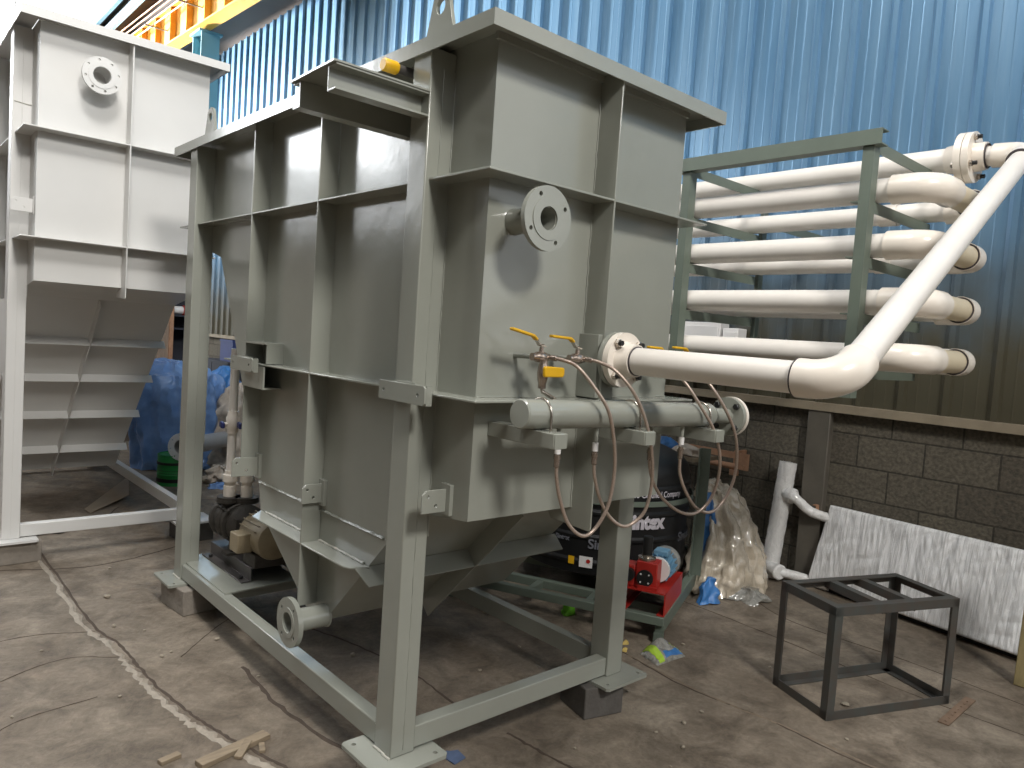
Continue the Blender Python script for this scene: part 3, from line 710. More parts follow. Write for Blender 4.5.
valve(.437, 1.412, 'second ball valve with yellow lever, just left of the white pipe flange', (0, 0, .095, .004))
valve(.93, 1.40, 'third ball valve, behind the white pipe, only its yellow lever edge showing', (0, 0, .08, .002))
valve(1.085, 1.405, 'last ball valve at the tank corner, yellow lever over the white pipe', (0, 0, .08, .002))
dv = thing('drain_valve', (0.262, -.345, 1.36), 'small upright valve with yellow paddle handle on a rod above the manifold', 'valve')
MB().lathe([(.009, -.05), (.013, -.05), (.013, -.034), (.0165, -.022), (.0185, 0), (.0165, .02), (.013, .03), (.013, .043), (.009, .043)], (0.262, -.345, 1.362), (0, 0, 1), 20).build('body', 'brass', dv)
MB().tube([(0.262, -.345, 1.315), (0.262, -.35, 1.302), (0.262, -.408, 1.284)], .0068, 12).build('rod', 'steel', dv)
MB().cyl((.25, -.36, 1.36), (.25, -.378, 1.36), .006, n=12).build('stem', 'brass', dv)
MB().holed([(0, .004), (.004, 0), (.082, .002), (.086, .008), (.086, .028), (.082, .033), (.004, .034), (0, .03)], [], (.222, -.385, 1.352), (1, 0, -.02), (0, 0, 1), .012).build('handle', 'yellow', dv, bevel=.003)
MB().obox((.275, -.3865, 1.367), (1, 0, 0), (0, 0, 1), (0, -1, 0), .03, .006, .001).build('handle_mark', 'black', dv)

# ------------------------------------------------------------------ big cream pipe from the tank flange up to the wall
R = .0475
op = thing('discharge_pipe', (.636, -1.1, 1.41), 'thick cream plastic pipe bolted to the tank flange, bent up diagonally to the wall', 'pipe')
A0 = V((.636, -.368, 1.416)); C1 = V((.636, -1.135, 1.408)); C2 = V((2.70, -.965, 2.490)); A3 = V((2.70, -.755, 2.500))
f1 = flange_mb((.636, -.371, 1.416), (0, -1, 0), .0965, .05, .024, 4, .08, .009, .75, face=False).build('flange', 'pvcfit', op)
for k in range(4):
    a = .75 + k * PI / 2
    c = V((.636 + .08 * math.cos(a), -.372, 1.416 + .08 * math.sin(a)))
    b = bolt_mb(c, (0, -1, 0), .0145, .014).build('bolt', 'steel', f1)
    MB().cyl(c + V((0, -.012, 0)), c + V((0, -.026, 0)), .009, n=12).build('stud_end', 'black', b)
MB().lathe([(.066, 0), (.06, .02), (.056, .05), (.045, .05)], (.636, -.371, 1.416), (0, -1, 0), 36, cap=False).build('hub', 'pvcfit', op)
MB().lathe([(.0478, 0), (.0508, .001), (.0508, .005), (.0478, .006)], (.636, -.4205, 1.416), (0, -1, 0), 36, cap=False).build('glue_ring', 'glue', op)
d0 = (C1 - A0).normalized(); d1 = (C2 - C1).normalized(); d2 = (A3 - C2).normalized()
arc1, a1, b1 = arc_pts(C1, d0, d1, .085, 14)
arc2, a2, b2 = arc_pts(C2, d1, d2, .085, 14)
MB().tube([A0 + d0 * .03, a1], R, 36).build('pipe', 'pvc', op)
def elbow(arc, da, db, sock, parent, r=.0625, m='pvcfit'):
    pts = [arc[0] - da * sock] + list(arc) + [arc[-1] + db * sock]
    n = len(pts); rad = [r] + [r * .99] * (n - 2) + [r]
    e = MB().tube(pts, rad, 36).build('elbow', m, parent)
    return e
e1 = elbow(arc1, d0, d1, .032, op, .0570)
MB().lathe([(.0478, 0), (.0575, .0005), (.0575, .004), (.0478, .0045)], a1 - d0 * .037, d0, 36, cap=False).build('glue_ring', 'glue', e1)
MB().tube([b1, a2], .046, 36).build('pipe', 'pvc', op)
e2 = elbow(arc2, d1, d2, .055, op, .0570)
MB().lathe([(.046, 0), (.0575, .0005), (.0575, .004), (.046, .0045)], a2 - d1 * .06, d1, 36, cap=False).build('glue_ring', 'glue', e2)
MB().tube([b2, A3 + d2 * .0], R, 36).build('pipe', 'pvc', op)
f2 = flange_mb(A3 + d2 * .0, (0, -1, 0), .122, .052, .03, 4, .098, .009, .5, face=False)
f2.build('flange', 'pvcfit', op)
MB().lathe([(.072, 0), (.066, .05), (.056, .05)], A3, (0, -1, 0), 36, cap=False).build('hub', 'pvcfit', op)
MB().lathe([(.0562, 0), (.0595, .001), (.0595, .006), (.0562, .007)], A3 + V((0, -.05, 0)), (0, -1, 0), 36, cap=False).build('glue_ring', 'glue', op)
for k in range(4):
    a = .5 + k * PI / 2
    b = bolt_mb(A3 + V((.098 * math.cos(a), -.0, .098 * math.sin(a))), (0, -1, 0), .0155, .016).build('bolt', 'steel', op)
    MB().cyl(A3 + V((.098 * math.cos(a), -.014, .098 * math.sin(a))), A3 + V((.098 * math.cos(a), -.034, .098 * math.sin(a))), .01, n=12).build('stud_end', 'black', b)

# ------------------------------------------------------------------ serpentine of cream pipes on its rack
sp = thing('serpentine_pipe', (2.4, .3, 1.5), 'stack of cream plastic pipes joined by elbows on the green rack', 'pipework')
YF, YB, YE = 2.1, 2.70, -.80
zf = [2.247, 1.998, 1.744, 1.496]
yfar = 3.2
r = .055
for i, z in enumerate(zf):
    dF, dX, dB = V((0, -1, 0)), V((1, 0, 0)), V((0, 1, 0))
    arcA, aa, ab = arc_pts((YF, YE, z), dF, dX, .10, 14)
    arcB, ba, bb = arc_pts((YB, YE, z), dX, dB, .075, 14)
    MB().tube([(YF, yfar, z), aa], r, 30).build('pipe', 'pvc', sp)
    elbow(arcA, dF, dX, .075, sp, .0655)
    MB().tube([ab, ba], r * .985, 30).build('nipple_pipe', 'pvcsock', sp)
    # the second elbow, its open socket mouth showing as a dark ring
    e = elbow(arcB, dX, dB, .07, sp, .0655)
    MB().lathe([(.0555, 0), (.0625, .0), (.0625, .0025), (.0555, .0025)], ba - dX * .0725, dX, 32, cap=False).build('glue_ring', 'glue', e)
    MB().tube([bb, (YB, yfar, z)], r * .93, 30).build('pipe', 'pvc', sp)
    cp = MB().lathe([(.052, 0), (.0575, .0), (.0575, .09), (.052, .09)], (YB, -.42, z), (0, 1, 0), 30, cap=False).build('coupling', 'pvcfit', sp)
for i in range(3):      # far-end bends to the next level
    z, z2 = zf[i], zf[i + 1]
    MB().tube([(YB, yfar, z), (YB - .1, yfar + .12, z), (YF + .1, yfar + .12, z2), (YF, yfar, z2)], r, 24).build('return_bend', 'pvcfit', sp)
MB().tube([(YB, 3.3, 2.500), (YB, -.68, 2.500)], r * .95, 30).build('pipe', 'pvc', sp)
MB().tube([(YB, -.30, 2.500), (YB, -.68, 2.500)], [.059] * 2, 30).build('coupling', 'pvc', sp)
MB().lathe([(.0535, 0), (.0598, .0), (.0598, .004), (.0535, .004)], (YB, -.298, 2.500), (0, -1, 0), 30, cap=False).build('glue_ring', 'glue', sp)
f3 = flange_mb((YB, -.722, 2.500), (0, -1, 0), .122, .052, .032, 4, .098, .009, .5, face=False).build('flange', 'pvcfit', sp)
MB().lathe([(.056, 0), (.066, 0), (.074, .05), (.056, .05)], (YB, -.63, 2.500), (0, -1, 0), 32, cap=False).build('hub', 'pvcfit', sp)
for k in range(4):
    a = .5 + k * PI / 2
    bolt_mb((YB + .098 * math.cos(a), -.69, 2.500 + .098 * math.sin(a)), (0, 1, 0), .0145, .014).build('bolt', 'steel', f3)

rk = thing('pipe_rack', (2.05, 0, G), 'dark green angle-iron rack between the tank and the wall carrying the cream pipes', 'rack')
PX = 1.975
ty = -.612
MB().chan((PX - .015, 2.9, 2.425), (PX - .015, ty, 2.425), .068, .07, .006, (0, 0, 1), (1, 0, 0)).build('top_rail', 'rackgreen', rk)
for yp in (-.578, .385, 1.9):
    MB().angle((PX, yp, 1.30 if yp < 1 else G), (PX, yp, 2.425), .05, .06, .006, (0, 1, 0), (1, 0, 0)).build('upright', 'rackgreen', rk)
    for z in zf + [2.457 - .0]:
        zz = z - r - .004 if z < 2.4 else z - .004
        MB().angle((PX + .0065, yp + .0065, zz), (2.72, yp + .0065, zz), .043, .05, .006, (0, 1, 0), (0, 0, -1)).build('cross_arm', 'rackgreen', rk)
    if yp > 0:
        MB().angle((2.80, yp, 1.35), (2.80, yp, 2.45), .05, .05, .006, (0, 1, 0), (-1, 0, 0)).build('rear_upright', 'rackgreen', rk)
        for z in (1.40, 2.30):
            MB().angle((2.80, yp + .006, z), (3.86, yp + .006, z), .05, .05, .006, (0, 1, 0), (0, 0, -1)).build('wall_arm', 'rackgreen', rk)
for yp in (-.578,):
    for z in zf:
        MB().box(PX, PX + .05, yp + .05, yp + .085, z - r - .012, z - r - .006).build('cleat', 'rackgreen', rk)

# ------------------------------------------------------------------ helpers for soft things
def blob(rings, n=64, sub=6, amp=.03, fold=0, famp=.0, seed=0.0, nscale=5.0, crease=0.0):
    """closed soft lump lofted through (cx, cy, z, rx, ry); folds = vertical pleats, crease = sharp crumple"""
    mb = MB(); P = []
    for i in range(len(rings) - 1):
        for j in range(sub):
            t = j / sub; t = t * t * (3 - 2 * t) if len(rings) > 3 else t
            P.append([a + (b - a) * (j / sub) for a, b in zip(rings[i], rings[i + 1])])
    P.append(list(rings[-1])); R = []
    for cx, cy, z, rx, ry in P:
        ring = []
        for k in range(n):
            a = 2 * PI * k / n; c = V((cx + rx * math.cos(a), cy + ry * math.sin(a), z))
            q = c * nscale + V((seed, seed * .7, 0))
            d = amp * noise.noise(q) + amp * .5 * noise.noise(q * 2.7)
            if crease: d += crease * (abs(noise.noise(q * 1.3)) * 2 - .5) + crease * .5 * (abs(noise.noise(q * 3.1)) * 2 - .5)
            d += famp * math.sin(fold * a + 1.7 * noise.noise(V((seed, z * 2.5, 0)))) * (1 - .35 * abs(noise.noise(q)))
            m = min(1.0, max(rx, ry) / .06)
            ring.append(mb.bm.verts.new((c.x + d * math.cos(a) * m, c.y + d * math.sin(a) * m, max(G + .001, c.z + .5 * amp * noise.noise(q * 1.4 + V((9, 0, 0)))))))
        R.append(ring)
    for A, B in zip(R, R[1:]):
        for k in range(n):
            j = (k + 1) % n; mb._f([A[k], A[j], B[j], B[k]])
    mb._f(R[0][::-1]); mb._f(R[-1]); return mb

def soft(name, m, mb, loc, label, cat, group=None, angle=80):
    o = mb.build(name, m); o.data.set_sharp_from_angle(angle=math.radians(angle)); recenter(o, loc); return tag(o, label, cat, group)

# ------------------------------------------------------------------ dosing skid: frame, black tank, red pump
K = V((1.95, .33, 0)); e1 = V((.912, .410, 0)); e2 = V((-.410, .912, 0)); UP = V((0, 0, 1))
def kp(a, b, z): return K + e1 * a + e2 * b + V((0, 0, z))
def kbox(mb, a0, a1, b0, b1, z0, z1): return mb.prism([kp(a0, b0, z0), kp(a1, b0, z0), kp(a1, b1, z0), kp(a0, b1, z0)], (0, 0, z1 - z0))
sk = thing('dosing_skid', kp(.7, .6, G), 'low green steel skid frame with uprights carrying the black tank and red pump', 'frame')
ZT, ZB = .0, -.09
for b in (0, .30, 1.30):
    mb = MB(); kbox(mb, 0, 1.6, b - .025, b + .025, ZB if b != .3 else -.05, ZT); mb.build('long_beam', 'rackgreen', sk, bevel=.004)
for a in (0, .20, .62, 1.2, 1.57):
    mb = MB(); kbox(mb, a - .025, a + .025, -.024, 1.32, ZB + .04, ZT - .001); mb.build('cross_beam', 'rackgreen', sk, bevel=.004)
for b in (.42, .78, 1.08):
    mb = MB(); kbox(mb, .025, .175, b - .02, b + .02, ZB + .04, ZT - .001); mb.build('ladder_link', 'rackgreen', sk, bevel=.003)
for a, b in ((.0, .0), (1.57, .0), (0, 1.30), (1.57, 1.30)):
    mb = MB(); kbox(mb, a - .024, a + .024, b - .024, b + .024, G, ZB); mb.build('leg', 'rackgreen', sk)
for a, b in ((.885, .0), (.12, 1.1), (1.56, .64)):
    p = kp(a, b, ZT); s = -1 if a > 1.3 else 1
    MB().angle(p, p + V((0, 0, .84)), .065, .065, .006, e2 * (-1 if b < .5 else 1), e1 * -s).build('upright', 'rackgreen', sk)
tcn = V((2.56, 1.30, 0))
MB().lathe([(.585, 0), (.592, 0), (.592, .032), (.585, .032)], (tcn.x, tcn.y, .475), (0, 0, 1), 80, cap=False, closed=True).build('hoop', 'rackgreen', sk)

bt = thing('water_tank', (tcn.x, tcn.y, ZT), 'large round black plastic water tank with pale printed lettering behind the legs', 'tank')
prf = [(.56, 0), (.6, .02)]
for z in (.10, .26, .42, .58):
    prf += [(.6, z - .03), (.612, z - .015), (.612, z + .0), (.6, z + .015)]
prf = [(a - .04, b) for a, b in prf]
prf += [(.56, .64), (.548, .69), (.50, .745), (.40, .79), (.30, .82), (.24, .83), (.24, .86)]
body = MB().lathe(prf, (tcn.x, tcn.y, ZT), (0, 0, 1), 96).build('body', 'tankblack', bt)
MB().lathe([(.25, .855), (.26, .86), (.26, .90), (.24, .915), (.0, .925)], (tcn.x, tcn.y, ZT), (0, 0, 1), 60, cap=False).build('lid', 'tankblack', bt)
def curved_text(txt, ang, z, size, m, parent, name, rad=.5745, stretch=1.0, off=.0):
    cu = bpy.data.curves.new('t', 'FONT'); cu.body = txt; cu.size = size; cu.align_x = 'CENTER'; cu.offset = off; cu.resolution_u = 6
    to = bpy.data.objects.new('t', cu); COL.objects.link(to)
    bpy.context.view_layer.update()
    me = bpy.data.meshes.new_from_object(to.evaluated_get(bpy.context.evaluated_depsgraph_get()))
    bpy.data.objects.remove(to); bpy.data.curves.remove(cu)
    b = bmesh.new(); b.from_mesh(me); bpy.data.meshes.remove(me)
    bmesh.ops.subdivide_edges(b, edges=[e for e in b.edges if e.calc_length() > size * .25], cuts=2)
    for v in b.verts:
        t = math.radians(ang) + v.co.x * stretch / rad
        v.co = V((tcn.x + rad * math.cos(t), tcn.y + rad * math.sin(t), z + v.co.y))
    mb = MB(); mb.bm.free(); mb.bm = b
    return mb.build(name, m, parent, smooth=False)
curved_text('Sintex', -113, .335, .125, 'letter', body, 'lettering', off=.007, stretch=.9)
curved_text('ISO 9001:2015 Certified Company', -114, .53, .054, 'letter', body, 'lettering', stretch=.78, off=.001)
curved_text('Sintex', -138, .19, .085, 'letterdim', body, 'lettering', off=.002)
curved_text('Sintex', -72, .225, .085, 'letterdim', body, 'lettering', off=.002)
curved_text('Sintex', -166, .22, .04, 'letterdim', body, 'lettering', off=.002)
for ang, z, w, h, m in ((-149, .035, .085, .07, 'white'), (-158.5, .045, .04, .05, 'yellow')):
    mb = MB(); A, B = [], []
    for i in range(7):
        t = math.radians(ang) + (i / 6 - .5) * w / .575
        A.append(mb.bm.verts.new((tcn.x + (.5765) * math.cos(t), tcn.y + (.5765) * math.sin(t), z + .03))); B.append(mb.bm.verts.new((tcn.x + (.5765) * math.cos(t), tcn.y + (.5765) * math.sin(t), z + .03 + h)))
    for i in range(6): mb._f([A[i], A[i + 1], B[i + 1], B[i]])
    st_ = mb.build('sticker', m, body)
    if m == 'white':
        t = math.radians(ang + 1.5); c = V((tcn.x + (.5785) * math.cos(t), tcn.y + (.5785) * math.sin(t), z + .072))
        MB().lathe([(0, 0), (.013, 0), (.013, .001)], c, (math.cos(t), math.sin(t), 0), 16, cap=False).build('red_mark', 'red', st_)

pu = thing('dosing_pump', kp(.2, .12, ZT), 'red dosing pump with black column and pale blue motor on the green skid corner', 'pump')
mb = MB(); mb.prof(kp(-.01, -.02, ZT), kp(.46, -.02, ZT), [(0, 0), (.25, 0), (.25, .095), (0, .095), (0, .089), (.244, .089), (.244, .006), (.225, .006), (.225, .001), (.03, .001), (.03, .006), (.006, .006), (.006, .084), (0, .084)], e2, UP)
mb = MB()
kbox(mb, -.01, .46, -.022, -.016, ZT, ZT + .125); kbox(mb, -.01, .46, .224, .23, ZT, ZT + .125); kbox(mb, -.01, .46, -.022, .23, ZT + .12, ZT + .127)
kbox(mb, -.01, .46, -.016, .02, ZT, ZT + .006); kbox(mb, -.01, .46, .19, .224, ZT, ZT + .006)
mb.build('base', 'red', pu)
z0 = ZT + .127
mb = MB(); kbox(mb, .02, .13, .04, .16, z0, z0 + .15); gb = mb.build('gearbox', 'red', pu, bevel=.006)
mb = MB(); kbox(mb, .0, .02, .03, .14, z0, z0 + .02); mb.build('foot', 'red', pu)
MB().cyl(kp(.02, .105, z0 + .06), kp(.008, .105, z0 + .06), .046, n=32).build('end_cover', 'black', gb)
for k in range(4):
    a = PI / 4 + k * PI / 2
    bolt_mb(kp(.008, .105 + .032 * math.cos(a), z0 + .06 + .032 * math.sin(a)), -e1, .005, .005).build('bolt', 'white', gb)
MB().lathe([(.048, 0), (.05, .004), (.05, .016), (.03, .02), (.03, .03)], kp(.075, .115, z0 + .15), UP, 32).build('top_flange', 'steel', pu)
MB().lathe([(.024, .02), (.0275, .022), (.0275, .125), (.026, .133), (0, .135)], kp(.075, .115, z0 + .15), UP, 32, cap=False).build('column', 'black', pu)
mb = MB(); kbox(mb, .02, .12, .165, .225, z0, z0 + .12); mb.build('pump_head', 'red', pu, bevel=.006)
MB().cyl(kp(.02, .195, z0 + .07), kp(-.01, .195, z0 + .07), .035, n=24).build('diaphragm_head', 'black', pu)
MB().cyl(kp(.13, .065, z0 + .085), kp(.155, .065, z0 + .085), .07, n=32).build('motor_flange', 'white', pu)
mm = MB().cyl(kp(.155, .065, z0 + .085), kp(.31, .065, z0 + .085), .062, n=32).build('motor', 'motorblue', pu)
for k in range(14):
    a = 2 * PI * k / 14; d = e2 * math.cos(a) + UP * math.sin(a); c = kp(.235, .065, z0 + .085) + d * .07
    MB().obox(c, e1, d, d.cross(e1), .15, .022, .006).build('cooling_fin', 'motorblue', mm)
MB().lathe([(.08, 0), (.088, .01), (.088, .05), (.075, .07), (.0, .075)], kp(.31, .065, z0 + .085), e1, 32).build('fan_cowl', 'motorgrey', mm)
mb = MB(); kbox(mb, .19, .28, .025, .105, z0 + .15, z0 + .18); mb.build('terminal_box', 'motorblue', mm, bevel=.004)

# ------------------------------------------------------------------ along the long wall
def crumple(mb, amp, sc_, seed):
    for v in mb.bm.verts:
        q = (V((v.co.x * sc_[0], v.co.y * sc_[1], v.co.z * sc_[2])) if isinstance(sc_, tuple) else v.co * sc_) + V((seed, 0, 0)); d = V((0, 0, 0))
        for o_, a_ in ((1, 1), (2.3, .5), (4.9, .22)):
            d += V([(abs(noise.noise(q * o_ + V((k * 17, k * 5, 0)))) - .18) * a_ for k in range(3)])
        v.co += d * amp
        v.co.z = max(v.co.z, G + .001)
    return mb
soft('wrapped_bundle', 'polythene', crumple(blob([(3.18, .70, G, .36, .25), (3.18, .70, -.06, .35, .25), (3.2, .71, .10, .30, .21), (3.2, .74, .28, .235, .17), (3.19, .79, .43, .17, .13), (3.14, .84, .53, .11, .09), (3.12, .86, .56, .03, .03)],
     150, 12, .02, 8, .022, 3.1, 4, .02), .05, (7, 7, 2.6), 3.0), (3.18, .72, G), 'mound of crumpled dusty clear plastic sheeting against the wall', 'plastic sheeting', angle=50)
tl = blob([(3.07, .50, G, .12, .16), (3.07, .47, -.12, .11, .14), (3.08, .46, -.075, .04, .06)], 48, 5, .03, 5, .02, 8.2, 9, .03)
soft('plastic_scrap', 'pouch', tl, (3.07, .48, G), 'loose tail of clear film on the floor in front of the plastic mound', 'plastic film')
soft('blue_sheet', 'bluebag', crumple(blob([(3.03, .74, G, .08, .06), (3.03, .74, .1, .09, .07), (3.04, .75, .3, .085, .06), (3.03, .77, .44, .05, .04), (3.02, .78, .50, .02, .02)], 64, 6, .01, 5, .012, 1.4, 7, .01), .03, (9, 9, 3), 2.0),
     (3.03, .74, G), 'bunched blue plastic sheet between the green upright and the clear mound', 'sheet')
soft('blue_bag', 'bluebag', blob([(2.77, .56, G, .09, .05), (2.78, .56, -.08, .08, .045), (2.79, .57, .0, .06, .03), (2.79, .57, .01, .02, .01)], 48, 5, .03, 4, .008, 5.4, 10, .02),
     (2.77, .56, G), 'crumpled blue bag on the floor beside the green skid beam', 'bag')

wp = thing('wrapped_pipe', (3.66, .6, G), 'film-wrapped pipe with two side branches leaning upright against the wall', 'pipe')
def crinkle(mb, a=.004, s=40):
    for v in mb.bm.verts: v.co += V(noise.noise_vector(v.co * s)) * a
    return mb
p0, p1 = V((3.665, .63, G + .005)), V((3.75, .60, .70))
crinkle(MB().tube([p0.lerp(p1, i / 40) for i in range(41)], .062, 40)).build('main_tube', 'filmpipe', wp)
q = p0.lerp(p1, .75)
b1_ = bezier_pts([q + V((-.02, -.03, -.01)), q + V((-.04, -.12, -.03)), q + V((.0, -.2, -.1)), q + V((.04, -.28, -.13)), q + V((.06, -.37, -.14))], 8)
crinkle(MB().tube(b1_, [.046 if i < 8 else .034 for i in range(len(b1_))], 28)).build('branch', 'filmpipe', wp)
crinkle(MB().lathe([(.05, 0), (.058, .01), (.058, .05), (.045, .06)], q + V((-.02, -.045, -.012)), (-.15, -.95, -.2), 28)).build('branch_flange', 'filmpipe', wp)
q = p0.lerp(p1, .06)
b2_ = bezier_pts([q + V((-.02, .02, .03)), q + V((-.06, -.09, .02)), q + V((.03, -.2, .0)), q + V((.07, -.34, -.02)), q + V((.06, -.42, -.02))], 8)
crinkle(MB().tube(b2_, [.046 if i < 8 else .032 for i in range(len(b2_))], 28)).build('branch', 'filmpipe', wp)
crinkle(MB().lathe([(.05, 0), (.057, .01), (.057, .05), (.045, .06)], q + V((-.055, -.07, .02)), (-.35, -.9, 0), 28)).build('branch_flange', 'filmpipe', wp)

# film-wrapped panel leaning on the wall
TL, TR, BL, BR = V((3.80, .275, .445)), V((3.68, -1.05, .445)), V((3.73, .36, -.112)), V((3.50, -1.05, -.112))
nrm = (TR - TL).cross(BL - TL).normalized()
if nrm.x > 0: nrm = -nrm
mb = MB(); NU, NV = 150, 60; F = []
for i in range(NU + 1):
    row = []
    for j in range(NV + 1):
        u, v = i / NU, j / NV
        p = TL.lerp(TR, u).lerp(BL.lerp(BR, u), v)
        k = .007 * noise.noise(V((u * 34 + v * 3, v * 2.4, 1))) + .005 * noise.noise(V((u * 70 - v * 9, v * 4, 5))) + .014 * abs(noise.noise(V((u * 9 + v * 5, v * 3 - u * 2, 2))))
        ed = min(u, 1 - u, v * .45, (1 - v) * .45) * 30
        row.append(mb.bm.verts.new(p + nrm * (.03 + (k if ed > 0.5 else k * .5) - (.012 if ed < .2 else 0))))
    F.append(row)
for i in range(NU):
    for j in range(NV): mb._f([F[i][j], F[i + 1][j], F[i + 1][j + 1], F[i][j + 1]])
bk = [mb.bm.verts.new(p - nrm * .03) for p in (TL, TR, BR, BL)]
mb._f([bk[0], bk[1]] + [F[i][0] for i in range(NU, -1, -1)]); mb._f([bk[2], bk[3]] + [F[i][NV] for i in range(NU + 1)])
mb._f([bk[3], bk[0]] + [F[0][j] for j in range(NV + 1)]); mb._f([bk[1], bk[2]] + [F[NU][j] for j in range(NV, -1, -1)]); mb._f(bk[::-1])
soft('leaning_panel', 'film', mb, (3.68, -.35, G), 'wide panel in shiny stretch film leaning against the block wall', 'panel')
mb = MB(); mb.prism([(3.75, .34, G), (3.80, .34, G), (3.60, -1.05, G), (3.55, -1.05, G)], (0, 0, .036))  # dark strip added to draw the shadow under the panel
tag(recenter(mb.build('shadow_gap_strip', 'shadowgap'), (3.62, -.35, G)), 'dark strip drawing the shadow gap under the film-wrapped panel', 'shadow strip')
mb = MB(); mb.bar((3.16, -1.085, G), (3.22, -1.09, .62), .07, .06, (1, 0, 0))
tag(recenter(mb.build('timber_post', 'woodyel', bevel=.004), (3.16, -1.085, G)), 'yellowish timber post standing at the right edge of the photo', 'post')

# rusty bars on the wall, shelf board behind the black tank, wall boxes
rb = thing('rusty_bars', (3.7, 1.2, .6), 'pair of rusty bars with end plate fixed low on the block wall', 'bars')
MB().angle((3.69, 2.3, .662), (3.69, .945, .662), .05, .05, .006, (1, 0, 0), (0, 0, 1)).build('bar', 'rust', rb)
MB().cyl((3.70, 2.3, .60), (3.70, .985, .60), .024, n=16).build('bar', 'rust', rb)
MB().holed([(0, 0), (.085, 0), (.085, .125), (0, .125)], [(.045, .03, .008, 12)], (3.665, .95, .59), (0, -1, 0), (0, 0, 1), .008).build('end_plate', 'rust', rb)
MB().box(3.70, 3.86, 1.0, 1.02, .58, .72).build('wall_bracket', 'rust', rb)
MB().box(3.70, 3.86, 2.2, 2.22, .58, .72).build('wall_bracket', 'rust', rb)
MB().box(3.67, 3.70, .965, 1.03, .535, .577).build('clip', 'rust', rb)
bs = thing('trestle_shelf', (3.3, 1.55, G), 'pale board on a low trestle behind the black water tank', 'shelf')
MB().box(3.2, 3.5, 1.04, 2.2, .655, .685).build('board', 'wood', bs)
for yy in (1.30, 2.1):
    for xx in (3.24, 3.46): MB().box(xx - .02, xx + .02, yy - .02, yy + .02, G, .655).build('leg', 'wood', bs)
soft('blue_pouch', 'bluebag', blob([(3.3, 1.38, .686, .09, .07), (3.3, 1.38, .74, .1, .08), (3.3, 1.38, .79, .05, .04)], 40, 5, .02, 4, .01, 2.2, 9, .02), (3.3, 1.38, .686), 'small blue bag lying on the trestle board', 'bag')
soft('white_rag', 'rag', blob([(3.3, 1.18, .686, .1, .1), (3.3, 1.18, .73, .1, .1), (3.3, 1.18, .765, .04, .04)], 40, 5, .03, 4, .01, 6.2, 9, .03), (3.3, 1.18, .686), 'pale crumpled rag beside the blue bag on the trestle board', 'rag')
for y0, y1, z0_, z1_, lab in ((1.26, 1.66, 1.30, 1.70, 'larger white wall box behind the lowest cream pipes'), (1.10, 1.235, 1.38, 1.66, 'narrow white wall box right of the larger one behind the pipes')):
    wb_ = thing('switch_box', (3.83, (y0 + y1) / 2, z0_), lab, 'box', 'white wall boxes')
    MB().box(3.74, 3.868, y0, y1, z0_, z1_).build('case', 'white', wb_, bevel=.006)
    MB().box(3.728, 3.74, y0 + .012, y1 - .012, z0_ + .012, z1_ - .03).build('door', 'white', wb_, bevel=.003)

# ------------------------------------------------------------------ black angle-iron stand on the floor
fs = thing('angle_stand', (2.3, -.62, G), 'small open stand of dark steel angle standing on the floor at right', 'stand')
FA, FB, FC, FD = V((2.035, -.305, 0)), V((1.89, -.645, 0)), V((2.588, -.922, 0)), V((2.738, -.570, 0))
ZF = .372; up = UP
cs = [FA, FB, FC, FD]; cen = sum(cs, V((0, 0, 0))) / 4
for i, c in enumerate(cs):
    a = (cs[(i + 1) % 4] - c).normalized(); b = (cs[i - 1] - c).normalized()
    MB().angle(c + up * G, c + up * (ZF - .006), .042, .042, .005, a, b).build('leg', 'rawsteel', fs)
for i in range(4):
    a, b = cs[i], cs[(i + 1) % 4]; d = (b - a).normalized(); inn = (cen - (a + b) / 2); inn = (inn - d * inn.dot(d)).normalized()
    MB().angle(a + up * (ZF - .0007 * i) + d * .001, b + up * (ZF - .0007 * i) - d * .001, .042, .042, .005, inn, -up).build('top_rail', 'rawsteel', fs)
    MB().angle(a + up * (G + .001) + d * .005, b + up * (G + .001) - d * .005, .04, .04, .005, inn, up).build('bottom_rail', 'rawsteel', fs)
for t in (.36, .62):
    a = FA.lerp(FD, t) + up * (ZF - .006); b = FB.lerp(FC, t) + up * (ZF - .006); d = (FD - FA).normalized()
    MB().angle(a, b, .042, .04, .005, d, -up).build('cross_bar', 'rawsteel', fs)
# flat bar with punched holes
hs = [(.03 + .045 * i, .023, .006, 10) for i in range(8)]
mb = MB().holed([(0, 0), (.40, 0), (.40, .046), (0, .046)], hs, (2.335, -1.003, G + .002), (.997, .02, 0), (-.02, .997, 0), .005)
tag(recenter(mb.build('flat_bar', 'rustdk'), (2.53, -.98, G)), 'rusty punched flat bar lying on the floor beside the dark stand', 'bar')

